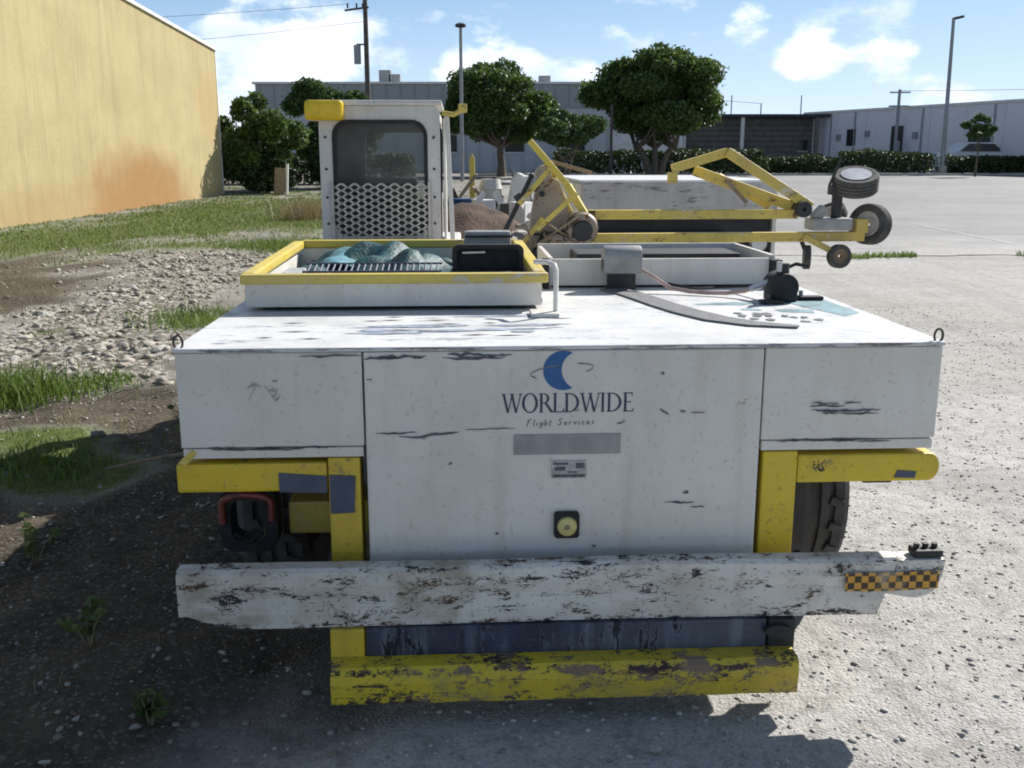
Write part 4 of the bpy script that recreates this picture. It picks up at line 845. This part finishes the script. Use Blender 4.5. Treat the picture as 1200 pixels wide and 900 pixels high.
def lilac_building():
    ang = math.atan2(-16, 6.7); b0 = (23.9,78,.72); L = 40
    o = thing('pale_lilac_building', b0, 'long pale lilac industrial building receding on the far right with dark windows', 'building', ang)
    # local x runs along the wall towards the viewer, local -y faces the lot
    s = -1; top = 4.33
    MB().box(-2.6,L,0,12,-.3,top).build('wall', M['lilac'], o)
    MB().box(-2.7,L,-.12,12,top+.002,top+.16).build('coping', M['trim'], o)
    for k in range(12): MB().box(1.2+k*3.0,1.28+k*3.0,-.06,-.002,-.2,top-.02).build('pilaster', M['lilac'], o)
    for x, w, z0, h in ((2.3,.9,1.9,1.2),(6.8,1.1,1.3,1.9),(13.6,1.7,1.6,1.5),(20,1.5,1.6,1.3)):
        f = MB().box(x,x+w,-.05,-.003,z0,z0+h).build('window', M['darkglass'], o)
        MB().box(x-.06,x+w+.06,-.10,-.004,z0-.10,z0-.012).build('sill', M['trim'], f); MB().box(x+w/2-.025,x+w/2+.025,-.07,-.052,z0,z0+h).build('mullion', M['roofdark'], f)
    for x, z in ((1.3,2.3),(4.3,2.5),(8.9,2.3)): MB().box(x,x+.35,-.2,-.004,z,z+.45).build('wall_box', M['galv'], o, bevel=.03)
    for x in (.5,3.1,9.6,15.5): MB().cyl((x,-.07,-.1),(x,-.07,top-.05),.05,8).build('downpipe', M['galv'], o)
lilac_building()

# ------------------------------------------------------------------ poles and wires
def pole(name, label, x, y, z0, z1, r0, r1, mat, lean=0):
    b0 = (x,y,z0); o = thing(name, b0, label, 'pole')
    MB().cyl((x,y,z0-.3),(x+lean,y,z1), r0, 12, r1).build('shaft', mat, o, smooth=True, off=b0); return o, b0
o, b0 = pole('lot_light_pole', 'tall grey parking lot light pole in front of the lilac building', 25.35,60,.72,9.55,.14,.09,M['galv'],-.15)
MB().bar((25.2,60,9.5),(25.75,59.95,9.62),.22,.14).build('lamp_head', M['roofdark'], o, bevel=.03, off=b0); MB().cyl((25.35,60,.5),(25.35,60,1.3),.25,12).build('concrete_base', M['concrete'], o, off=b0)
o, b0 = pole('light_pole', 'slim grey light pole with small cap in front of the left round tree', -2.45,50,.66,7.85,.10,.075,M['galv'])
MB().lathe([(.01,-.12),(.26,-.06),(.26,.05),(.12,.12),(.01,.12)], (-2.45,50,7.9), (0,0,1), 16).build('lamp_head', M['roofdark'], o, smooth=True, off=b0)
o, b0 = pole('sign_post', 'thin dark post against the trunk of the right round tree', 5.42,56,.72,4.5,.09,.08,M['wood_pole'])
MB().cyl((5.42,56,4.5),(5.42,56,4.58),.11,10).build('cap', M['roofdark'], o, off=b0)
o, b0 = pole('utility_pole', 'dark wooden utility pole carrying transformers above the tug cab', -9.75,70,.72,12.6,.2,.15,M['wood_pole'])
for z in (9.0,8.4): MB().cyl((-10.35,69.9,z-.5),(-10.35,69.9,z+.1),.24,12).build('transformer', M['galv'], o, smooth=True, off=b0)
MB().bar((-11.1,69.9,11.3),(-9.5,69.9,11.5),.12,.12).build('crossarm', M['wood_pole'], o, off=b0)
for x in (-10.9,-10.3,-9.9): MB().cyl((x,69.9,11.45),(x,69.9,11.75),.06,8).build('insulator', M['roofdark'], o, off=b0)
MB().bar((-10.4,69.9,9.15),(-9.7,69.9,9.15),.08,.1).build('bracket', M['roofdark'], o, off=b0)
o, b0 = pole('far_utility_pole', 'utility pole with crossarms standing at the lilac building wall', 26.4,70.5,.72,6.3,.12,.1,M['galv'])
for z in (6.1,5.2): MB().bar((25.7,70.4,z),(27.1,70.4,z),.1,.1).build('crossarm', M['galv'], o, off=b0)
MB().cyl((26.4,70.2,2.2),(26.4,70.2,2.9),.2,10).build('junction_box', M['galv'], o, off=b0)
def wire(p, q, sag, label):
    pts = [Vector(p).lerp(Vector(q), k/16) - Vector((0,0,sag*4*(k/16)*(1-k/16))) for k in range(17)]
    tag(MB().tube(pts, .013, 5).build('power_line', M['roofdark']), label, 'wire', 'power lines from the utility pole')
wire((-60,66,10.3),(-10.9,69.9,11.7),.8,'upper thin power line running left from the utility pole')
wire((-60,66,8.6),(-9.9,69.9,10.6),1.2,'lower thin power line running left from the utility pole')
wire((26.4,70.4,6.2),(60,50,7.0),.5,'thin power line along the roof of the lilac building')

# ------------------------------------------------------------------ trees, hedges
def leaf_quads(P, size, seed, flat=.0):
    r = np.random.default_rng(seed); n = len(P)
    a = r.normal(size=(n,3)); a /= np.linalg.norm(a,axis=1,keepdims=True); b = r.normal(size=(n,3)); b -= (a*b).sum(1,keepdims=True)*a; b /= np.linalg.norm(b,axis=1,keepdims=True)
    s = size*r.uniform(.55,1.25,(n,1)); a = a*s; b = b*s*.55
    V = np.stack([P-a, P+b*.9-a*.1, P+a, P-b*.9-a*.1], 1).reshape(-1,3); F = np.arange(4*n).reshape(n,4); return V, F
def clumps(cs, n, seed, shell=.55):
    """points spread in ellipsoid clumps, denser to the outside"""
    r = np.random.default_rng(seed); vol = np.array([c[3]*c[4]*c[5] for c in cs])**.8; k = r.choice(len(cs), n, p=vol/vol.sum())
    d = r.normal(size=(n,3)); d /= np.linalg.norm(d,axis=1,keepdims=True); rad = (shell + (1-shell)*r.random(n))**.8*np.where(r.random(n)<.12, r.uniform(1,1.35,n), 1)
    C = np.array(cs); return C[k,:3] + d*rad[:,None]*C[k,3:]
def tree(name, label, x, y, z0, crown, trunk_h, tr, nleaf, lsize, leafmat, seed, stems=1, group=None, sub=38):
    """crown = (cx, cz, rx, ry, rz): uneven cloud of small clumps inside this hull"""
    b0 = (x,y,z0); o = thing(name, b0, label, 'tree', 0, group); r = random.Random(seed); cx, cz, rx, ry, rz = crown
    tb_ = MB(); ends = []
    for s in range(stems):
        ox = (s-(stems-1)/2)*tr*2.2; top = Vector((x+ox*2.6, y+r.uniform(-.2,.2), z0+trunk_h))
        tb_.tube([(x+ox*.6,y,z0-.2),(x+ox,y,z0+trunk_h*.35),(x+ox*1.7+r.uniform(-.1,.1),y,z0+trunk_h*.7),top], tr, 10, radii=[tr*1.4,tr,tr*.85,tr*.7]); ends.append(top)
    tb_.build('trunk', M['bark'], o, smooth=True, off=b0)
    cs = []
    for k in range(sub):
        while True:
            d = Vector((r.uniform(-1,1), r.uniform(-1,1), r.uniform(-1,1)))
            if .3 < d.length < 1: break
        if r.random() < .45: d = d.normalized()*r.uniform(.85,1.08)
        if d.z < -.5: d.z *= .75
        q = r.uniform(.15,.34); cs.append((cx+d.x*rx*.88, y+d.y*ry*.88, cz+d.z*rz*.86, rx*q*1.15, ry*q*1.1, rz*q*.9))
    lim = MB()
    for k, c in enumerate(cs[::3]):
        e = ends[k % len(ends)]; p = Vector(c[:3]); mid = e.lerp(p,.5)+Vector((0,0,-.15*rz)); lim.tube([e-Vector((0,0,trunk_h*.2)),mid,p], .05, 5, radii=[tr*.5,tr*.32,tr*.12])
    tag(lim.build('limbs', M['bark'], o, off=b0), kind='stuff')
    P = clumps(cs, nleaf, seed); V, F = leaf_quads(P - np.array(b0), lsize, seed+1)
    tag(np_mesh('crown', V, F, leafmat, o), kind='stuff'); return o
tree('round_tree', 'dark round-crowned tree left of centre behind the slim light pole', -.6,58,.72,(-.95,4.55,3.0,2.8,2.5),2.0,.22,42000,.125,M['tree_leaf'],31, sub=60)
tree('round_tree', 'large dark round tree with forked trunk right of centre', 8.2,58.5,.72,(8.15,5.1,3.55,3.1,2.75),1.9,.2,56000,.13,M['tree_leaf'],47,stems=3, sub=80)
tree('pale_tree', 'smaller pale green tree between the two round trees', 2.7,50,.66,(2.75,3.05,1.6,1.3,1.05),1.2,.08,4200,.13,M['light_leaf'],53,stems=2,sub=24)
tree('wall_tree', 'dense dark green tree growing against the yellow building corner', -10.0,40.4,.43,(-10.3,2.45,1.75,1.6,1.95),1.2,.12,24000,.095,M['tree_leaf'],61,sub=34)
tree('slender_tree', 'loose tree with pale trunk just left of the tug cab', -7.7,44,.52,(-7.8,3.0,2.05,1.4,1.95),2.0,.12,24000,.10,M['light_leaf'],67,stems=2,sub=26)
tree('sapling', 'small pale sapling before the lilac building window', 25.5,56,.72,(25.5,3.35,.85,.8,.75),1.7,.05,1800,.11,M['light_leaf'],71,sub=16)
tree('low_dark_bush', 'low dark bush under the slender tree beside the cab', -7.1,43,.5,(-7.3,1.5,1.5,.9,1.0),.5,.06,8000,.11,M['hedge_leaf'],73,sub=20)
tree('corner_bush', 'shadowed bush at the foot of the yellow building corner', -9.6,39.6,.42,(-9.55,1.1,1.3,.8,.75),.4,.06,4200,.11,M['hedge_leaf'],79,sub=22)
def hedge(label, x0, x1, y, h, seed, dep=1.3):
    zb = float(tz(y)); b0 = ((x0+x1)/2,y,zb); o = thing('clipped_hedge', b0, label, 'hedge', 0, 'hedges along the far edge of the lot'); r = np.random.default_rng(seed)
    n = int((x1-x0)*900); P = np.stack([r.uniform(x0,x1,n), y+r.uniform(-dep/2,dep/2,n), zb+h*r.random(n)**.75*(.9+.22*(fbm(r.uniform(x0,x1,n)*0+1,r.uniform(0,1,n),1)-.5))],1)
    P[:,2] = zb + (P[:,2]-zb)*(.86+.3*fbm(P[:,0]*.9, P[:,1]*0+seed, 3)); P[:,1] += (fbm(P[:,0]*1.5, P[:,2]*2, 2)-.5)*.35
    V, F = leaf_quads(P-np.array(b0), .105, seed+2); tag(np_mesh('foliage', V, F, M['hedge_leaf'], o), kind='stuff')
    st = MB()
    for k in range(int((x1-x0)/.6)):
        xx = x0+.3+k*.6; st.tube([(xx,y,zb-.1),(xx+random.uniform(-.1,.1),y+random.uniform(-.2,.2),zb+h*.75)], .03, 5, radii=[.035,.015])
    tag(st.build('stems', M['bark'], o, off=b0), kind='stuff')
hedge('low wild hedge behind the trees beside the yellow building', -15,-4.5,47,1.5,4)
hedge('dark clipped hedge under the large round tree', 2.4,14.6,60,1.75,5)
hedge('low dark hedge in front of the open dark shed', 14.8,19.3,60.5,1.4,6)
hedge('hedge below the lilac building left of the lot light pole', 19.4,25.0,60.5,1.7,7)
hedge('long hedge right of the lot light pole', 25.6,40,60.5,1.4,8)
tree('round_shrub', 'small rounded grey-green shrub at the end of the hedge by the shed', 13.9,57,.72,(13.9,1.5,.75,.7,.7),.4,.05,1800,.09,M['light_leaf'],83,sub=12)
tag(MB().box(-2,45,58.9,59.15,.6,.88).build('kerb', M['concrete'], None, bevel=.02), kind='structure')
for k, x in enumerate((21.6,23.4,26.6,28.6,30.4)):
    ws_ = thing('wheel_stop', (x,58.2,.76), ['wheel stop below the hedge, leftmost of the five','wheel stop just left of the lot light pole','wheel stop just right of the lot light pole','wheel stop second from the right picture edge','rightmost wheel stop at the right picture edge'][k].replace('wheel stop','pale concrete wheel stop',1), 'wheel stop', 0, 'wheel stops in front of the hedge')
    MB().prism([(-.8,0),(.8,0),(.72,.15),(-.72,.15)], -.1,.1).build('block', M['concrete'], ws_, bevel=.03)
    for xx in (-.5,.5): MB().cyl((xx,0,.14),(xx,0,.17),.03,6).build('anchor', M['galv'], ws_)
def car():
    b0 = (29.2,64,.76); o = thing('parked_car', b0, 'white parked car half hidden behind the right hedge', 'car'); m = plain('car_white', (.75,.75,.75), .25, .03, 3)
    bd = [(-2.2,.35),(2.2,.35),(2.25,.7),(2.1,.9),(1.2,1.0),(-1.5,1.02),(-2.15,.95),(-2.25,.6)]; MB().prism(bd,-.85,.85).build('body', m, o, bevel=.06)
    MB().prism([(1.1,1.0),(.5,1.48),(-.9,1.5),(-1.5,1.02)],-.74,.74).build('cabin', m, o, bevel=.06); o.scale = (1.25,1.25,1.3)
    for y0,y1 in ((-.755,-.742),(.742,.755)): MB().prism([(.9,1.06),(.42,1.42),(-.82,1.43),(-1.25,1.07)],y0,y1).build('side_window', M['darkglass'], o)
    for x in (-1.4,1.4):
        for y in (-.78,.78): wheel(o,(x,y,.32),.32,.2,M['tyre'],M['galv'],axis=(0,1,0),hubname='rim')
car()

# ------------------------------------------------------------------ dirt mound, rocks and junk behind the tug
def mound():
    n = 50; xs = np.linspace(-3.4,2.0,n); ys = np.linspace(16.5,24,n); X, Y = np.meshgrid(xs,ys)
    h = np.exp(-((X+.9)/1.25)**2-((Y-20)/1.9)**2)*(.98+.5*(fbm(X*1.4,Y*1.4,4)-.5))+ .28*np.exp(-((X-.6)/.7)**2-((Y-18.5)/1.2)**2) + (fbm(X*5,Y*5,3)-.5)*.08
    Z = tz(Y)-.06+h; i = np.arange(n*n).reshape(n,n); F = np.stack([i[:-1,:-1],i[:-1,1:],i[1:,1:],i[1:,:-1]],-1).reshape(-1,4)
    m = plain('brown_fill', (.085,.052,.034), .95, .45, 3, bmp=.8, bdist=.05)
    tag(np_mesh('dirt_mound', np.stack([X.ravel(),Y.ravel(),Z.ravel()],1), F, m, smooth=True), kind='structure')
mound()
M['rock'] = plain('limestone', (.33,.295,.235), .95, .55, 7, bmp=.6, bdist=.02); M['rockw'] = plain('pale_limestone', (.56,.53,.47), .95, .3, 9, bmp=.6, bdist=.02)
def rock_mat(name, a, b_):
    m, nt, b = new_mat(name); g = node(nt, 'ShaderNodeNewGeometry'); v = coords(nt)
    f = math_(nt, 'ADD', math_(nt, 'MULTIPLY', g.outputs['Random Per Island'], .75), math_(nt, 'MULTIPLY', noise(nt, v, 14, 5), .3))
    nt.links.new(mixc(nt, f, a, b_), b.inputs['Base Color']); b.inputs['Roughness'].default_value = .95; bump(nt, b, noise(nt, v, 50, 4), .5, .01); return m
M['rubble'] = rock_mat('rubble_stone', (.15,.13,.10), (.47,.43,.36)); M['gravel'] = rock_mat('gravel_stone', (.13,.12,.105), (.62,.60,.56))
_t = (1+5**.5)/2
ICO = np.array([(-1,_t,0),(1,_t,0),(-1,-_t,0),(1,-_t,0),(0,-1,_t),(0,1,_t),(0,-1,-_t),(0,1,-_t),(_t,0,-1),(_t,0,1),(-_t,0,-1),(-_t,0,1)])/1.9
ICF = np.array([(0,11,5),(0,5,1),(0,1,7),(0,7,10),(0,10,11),(1,5,9),(5,11,4),(11,10,2),(10,7,6),(7,1,8),(3,9,4),(3,4,2),(3,2,6),(3,6,8),(3,8,9),(4,9,5),(2,4,11),(6,2,10),(8,6,7),(9,8,1)])
def stones(name, label, cat, P, S_, mat, seed):
    r = np.random.default_rng(seed); n = len(P); J = ICO[None]*(1+r.uniform(-.48,.42,(n,12,1)))
    q = r.normal(size=(n,4)); q /= np.linalg.norm(q,axis=1,keepdims=True); w,x,y,z = q.T
    Rm = np.stack([1-2*(y*y+z*z),2*(x*y-z*w),2*(x*z+y*w),2*(x*y+z*w),1-2*(x*x+z*z),2*(y*z-x*w),2*(x*z-y*w),2*(y*z+x*w),1-2*(x*x+y*y)],1).reshape(n,3,3)
    A = J*np.stack([np.ones(n),r.uniform(.6,1,n),r.uniform(.45,.8,n)],1)[:,None,:]; A = np.einsum('nij,nkj->nki', Rm, A)*S_[:,None,None]; A[:,:,2] *= .6
    V = (A+P[:,None,:]).reshape(-1,3); F = (ICF[None]+12*np.arange(n)[:,None,None]).reshape(-1,3)
    return tag(np_mesh(name, V, F, mat), label, cat, kind='stuff')
def scatter(n, x0, x1, y0, y1, seed, fn, lift=0, ypow=1):
    r = np.random.default_rng(seed); x = r.uniform(x0,x1,n); y = y0+(y1-y0)*r.random(n)**ypow; k = r.random(n) < fn(x,y); x, y = x[k], y[k]
    return np.stack([x,y,ground_h(x,y)+lift],1)
P = scatter(30000,-9,-1,5.5,22,1,lambda x,y: zones(x,y)[1]**1.3*.8+.02,.0); rr = np.random.default_rng(2); stones('limestone_rubble','pale broken limestone rubble spread over the ground left of the tug','rubble',P,.010+.062*rr.random(len(P))**4,M['rubble'],3)
P = scatter(9000,-4.6,-.4,2.2,7.5,4,lambda x,y: .12+.22*zones(x,y)[2],.002); stones('pebbles','small pale pebbles in the dark soil left of the tug','pebbles',P,.005+.017*rr.random(len(P))**3,M['rubble'],5)
P = scatter(42000,-.8,5.2,2.2,12,6,lambda x,y: .8*(1-zones(x,y)[3]),.001,1.6); stones('gravel','fine pale gravel covering the ground right of the tug','gravel',P,.0025+.013*rr.random(len(P))**5,M['gravel'],7)
rk = random.Random(77); rock_me = []
for k in range(6):
    bm = bmesh.new(); bmesh.ops.create_icosphere(bm, subdivisions=2, radius=.5); r3 = random.Random(k)
    ph = [r3.uniform(0,6) for _ in range(6)]
    for v in bm.verts:
        c = v.co; f = 1+.16*math.sin(5*c.x+ph[0])+.16*math.sin(6*c.y+ph[1])+.14*math.sin(7*c.z+ph[2])+r3.uniform(-.06,.06); v.co = Vector((c.x*f*1.2, c.y*f, c.z*f*.7))
    me = bpy.data.meshes.new('rock'); bm.to_mesh(me); bm.free(); me.materials.append(M['rock'] if k % 2 else M['rockw']); rock_me.append(me)
def rock(x, y, z, s, label, group):
    o = bpy.data.objects.new('limestone_rock', rock_me[rk.randrange(6)]); COL.objects.link(o); o.location = (x,y,z); o.rotation_euler = (rk.uniform(-.4,.4),rk.uniform(-.4,.4),rk.uniform(0,6)); o.scale = (s,s*rk.uniform(.7,1),s*rk.uniform(.7,1))
    tag(o, label, 'rock', group)
cnt = 0
while cnt < 70:
    x, y = rk.uniform(-7,-2.6), rk.uniform(7.5,19.5); z_ = zones(np.array([x]),np.array([y]))
    if z_[1][0] < .5: continue
    rock(x,y,float(ground_h(np.array([x]),np.array([y]))[0])-.012, rk.uniform(.07,.17),'larger limestone rock lying in the rubble left of the tug','larger rocks in the rubble'); cnt += 1
for k in range(60):
    u = rk.random(); x = .35+rk.gauss(0,.42); y = 17.6+rk.gauss(0,.8); z = float(tz(y))+max(0,.75-abs(x-.45)*.9)*rk.random()+.05
    rock(x,y,z,rk.uniform(.18,.42),'broken limestone block in the heap behind the winch stand','blocks in the heap behind the winch stand')
gx, gy = .43, 2.68
o = bpy.data.objects.new('white_stone', rock_me[2]); COL.objects.link(o); o.location = (gx,gy,.012); o.scale = (.032,.028,.03); tag(o,'single small white stone in the shadow before the yellow step','stone')
# junk standing behind the mound
jz = lambda y: float(tz(y))
def junk():
    y = 26; z = jz(y)
    o = thing('timber_post', (-1.02,y,z), 'short cream timber post standing among the junk', 'post'); MB().box(-.07,.07,-.06,.06,-.1,1.62).build('shaft', M['rim'], o, bevel=.01); MB().prism([(-.08,1.622),(.08,1.622),(0,1.74)],-.07,.07).build('pointed_cap', M['rim'], o)
    o = thing('white_drum', (-.55,y,z), 'white plastic drum in the middle of the junk pile', 'drum'); MB().lathe([(.01,0),(.27,0),(.29,.05),(.29,.4),(.3,.42),(.29,.45),(.29,.85),(.31,.88),(.29,.92),(.24,1.12),(.01,1.12)],(0,0,0),(0,0,1),20).build('shell', M['cab'], o, smooth=True); MB().cyl((.1,0,1.12),(.1,0,1.17),.05,10).build('bung', M['dark'], o)
    o = thing('white_sack', (.28,y,z), 'tall slumped white bulk sack right of the drum', 'sack'); MB().prism([(-.36,0),(.34,0),(.40,.45),(.30,1.1),(.33,1.3),(.1,1.18),(-.12,1.3),(-.3,1.12),(-.4,.5)],-.3,.3).build('bag', M['trim'], o, bevel=.09, seg=3)
    for s in (-1,1): MB().tube([(s*.25,-.2,1.15),(s*.32,-.22,1.42),(s*.15,-.2,1.2)],.02,5).build('loop', M['dark'], o)
    o = thing('blue_bin', (-1.12,23.4,jz(23.4)), 'small dark blue bin at the left of the junk pile', 'bin'); bm_ = plain('blue_plastic',(.02,.06,.16),.4,.2,5)
    MB().prism([(-.2,0),(.2,0),(.26,.72),(-.26,.72)],-.2,.2).build('tub', bm_, o, bevel=.03); MB().box(-.28,.28,-.23,.23,.722,.77).build('lid', bm_, o, bevel=.015)
    o = thing('white_bag', (-.87,22.9,jz(22.9)+.35), 'knotted white plastic bag lying beside the blue bin', 'bag'); MB().lathe([(.01,0),(.16,.02),(.22,.12),(.19,.26),(.08,.34),(.03,.38),(.06,.44),(.01,.44)],(0,0,0),(0,0,1),14).build('sack', M['trim'], o, smooth=True); MB().cyl((0,0,.36),(.03,0,.46),.03,8).build('knot', M['trim'], o)
    for k, (x0,z0,x1,z1) in enumerate(((-1.6,.3,-.9,1.25),(-.35,.2,-1.0,.95),(.55,.2,.95,1.1))):
        p = (x0,25+k*.3,jz(25)+z0); q = (x1,25.4+k*.3,jz(25)+z1); o = MB().bar(p,q,.10,.06).build('loose_plank', M['timber'], None, bevel=.008); tag(o, ['weathered plank leaning at the left end of the junk','short plank propped against the white drum','plank sticking up behind the white sack'][k],'plank')
    for k, (x, yy, w, h, mt) in enumerate(((-1.5,24.2,.5,.55,'dark'),(-.05,23.6,.42,.5,'dark'),(.75,24.6,.5,.8,'grey'),(-.62,22.6,.36,.34,'trim'),(.2,22.4,.4,.3,'trim'))):
        b_ = thing('scrap_box', (x,yy,jz(yy)+(.45 if yy < 23 else .15)), ['dark scrap box at the left end of the junk','dark scrap box below the white sack','tall grey scrap box at the right end of the junk','small white carton on the brown mound','small white carton at the right side of the brown mound'][k], 'box', R(k*23-30))
        MB().box(-w/2,w/2,-w/2,w/2,-.5,h).build('carcass', M[mt], b_, bevel=.015)
        for s_ in (-1,1): MB().bar((s_*w*.5,-w/2,h+.002),(s_*w*.85,-w/2-.02,h+.1),w*.9,.012,up=(0,1,0)).build('flap', M[mt], b_)
    y = 38.5; o = thing('pale_board', (-8.85,y,jz(y)), 'pale board leaning under the tree by the yellow building', 'board'); MB().bar((0,0,0),(.05,.2,1.0),.4,.05,up=(0,-1,.2)).build('sheet', M['timber'], o); MB().bar((.28,.05,0),(.31,.23,1.15),.09,.06).build('batten', M['trim'], o)
junk()

# ------------------------------------------------------------------ grass
def blades(name, P, H, Wd, mat, seed, kind, label=None, cat=None, parent=None, off=(0,0,0), lean=.5):
    r = np.random.default_rng(seed); n = len(P); th = r.uniform(0,2*np.pi,n); d = np.stack([np.cos(th),np.sin(th),np.zeros(n)],1); t2 = r.uniform(0,2*np.pi,n); l = np.stack([np.cos(t2),np.sin(t2),np.zeros(n)],1)*(H*lean*r.random(n))[:,None]
    up = np.array([0,0,1.0])[None]*H[:,None]; w = d*Wd[:,None]
    V = np.stack([P-w, P+w, P+w*.7+up*.55+l*.35, P-w*.7+up*.55+l*.35, P+up*.95+l],1)-np.array(off); V = V.reshape(-1,3); b = 5*np.arange(n)[:,None]
    F = np.concatenate([b+np.array([[0,1,2]]), b+np.array([[0,2,3]]), b+np.array([[3,2,4]])],0); o = np_mesh(name, V, F, mat, parent)
    return tag(o, label, cat, kind=kind)
P1 = scatter(60000,-6,-.9,3.2,13,21,lambda x,y: zones(x,y)[0]*.9+.012*zones(x,y)[3],-.01); P2 = scatter(80000,-13.2,-.5,12,46,22,lambda x,y: zones(x,y)[0]*.8+.02*zones(x,y)[3],-.01)
P = np.concatenate([P1,P2]); dist = P[:,1]; rr = np.random.default_rng(8)
blades('grass', P, (.015+.045*rr.random(len(P))**1.6)*np.clip(dist/11,.8,1.6), .0022*np.clip(dist/4,1,9), M['grass'], 23, 'stuff', 'short patchy green grass left of the tug and below the yellow wall', 'grass')
P = scatter(46000,-11,-.9,3,38,31,lambda x,y: zones(x,y)[3]*(.16+.35*zones(x,y)[2]+.25*zones(x,y)[0]),-.01); blades('dead_grass', P, .02+.07*rr.random(len(P)), .0016*np.clip(P[:,1]/4,1,5), M['dry'], 32, 'stuff', 'thin dry straw and dead grass on the soil left of the tug', 'dry grass', lean=1.3)
# asphalt edge grass at the lot
x = np.random.default_rng(41).uniform(4.2,16,5200); y = 18.05+(fbm(x*.8,x*0+3,4)-.5)*1.3+.03*(x-5)+np.random.default_rng(42).normal(0,.10,len(x)); k = (fbm(x*.9,x*0+8,3) > .56-.025*(x-6)) & (np.random.default_rng(45).random(len(x)) < .55); P = np.stack([x,y,tz(y)],1)[k]
blades('verge_grass', P, .05+.08*np.random.default_rng(43).random(len(P)), np.full(len(P),.010), M['grass'], 44, 'stuff', 'thin line of grass along the cracked edge of the parking lot', 'grass')
def clump(name, label, x, y, n, rad, h, seed, mat=None, cat='grass clump'):
    r = np.random.default_rng(seed); z = float(ground_h(np.array([x]),np.array([y]))[0]); b0 = (x,y,z); o = thing(name,b0,label,cat)
    px = r.normal(0,rad*.5,n); py = r.normal(0,rad*.5,n); P = np.stack([x+px,y+py,np.full(n,z-.02)],1); blades('blades',P,h*(.45+.6*r.random(n)),np.full(n,.006),mat or M['grass'],seed+1,'stuff',parent=o,off=b0,lean=.9)
    for k in range(3):
        xx = r.uniform(-rad*.4,rad*.4); yy = r.uniform(-rad*.4,rad*.4); MB().tube([(xx,yy,-.02),(xx*1.3,yy*1.3,h*.6),(xx*2,yy*1.8,h*1.15)],.004,5,radii=[.005,.004,.002]).build('stalk', M['dry'], o)
clump('grass_clump','tallest sunlit grass clump at the left picture edge',-3.75,7.25,700,.42,.34,91)
clump('grass_clump','smaller grass clump just behind the tallest one at the left edge',-3.25,7.7,300,.3,.16,92)
clump('grass_clump','low lit grass tuft at the left edge before the shadow',-2.85,5.6,600,.5,.12,93)
clump('grass_clump','grass tuft in the rubble beside the tray corner',-3.45,10.9,700,.8,.13,94)
clump('grass_clump','bright grass tuft behind the tray left of the cab',-4.7,20.1,900,1.1,.24,95)
clump('brown_weeds','reddish brown weeds at the foot of the cab',-5.6,27.5,700,.8,.7,96,M['dry'],'weeds')
def weed(label, x, y, h, seed):
    r = random.Random(seed); z = float(ground_h(np.array([x]),np.array([y]))[0]); b0=(x,y,z); o = thing('weed',b0,label,'weed'); st = MB(); P = []
    for s in range(5):
        a = r.uniform(0,6.28); e = Vector((math.cos(a)*h*.5,math.sin(a)*h*.5,h*r.uniform(.5,1))); st.tube([(0,0,-.02),e*.5+Vector((0,0,h*.12)),e],.004,5,radii=[.005,.004,.002])
        P += [e*u+Vector((r.uniform(-.02,.02),r.uniform(-.02,.02),h*.05)) for u in (.4,.5,.6,.7,.8,.9,1,1)]
    tag(st.build('stems', M['dry'], o), kind='stuff'); V,F = leaf_quads(np.array(P),.032,seed); tag(np_mesh('leaves',V,F,M['weed'],o), kind='stuff')
weed('thin weed beside the left corner of the tug',-1.93,5.9,.30,3); weed('small weed in the dark soil at the lower left',-1.55,3.35,.14,5); weed('leafy weed in the shadow near the left picture edge',-2.15,4.2,.2,6); weed('little weed below the left end of the bumper',-1.15,2.85,.09,8)
o = MB().tube([(-2.28,5.35,.05),(-2.0,5.42,.09),(-1.72,5.5,.12),(-1.5,5.58,.2)],.012,6,radii=[.008,.012,.012,.006]).build('pale_stick', M['timber'], None, smooth=True); tag(o,'pale dry stick lying beside the left yellow beam','stick')
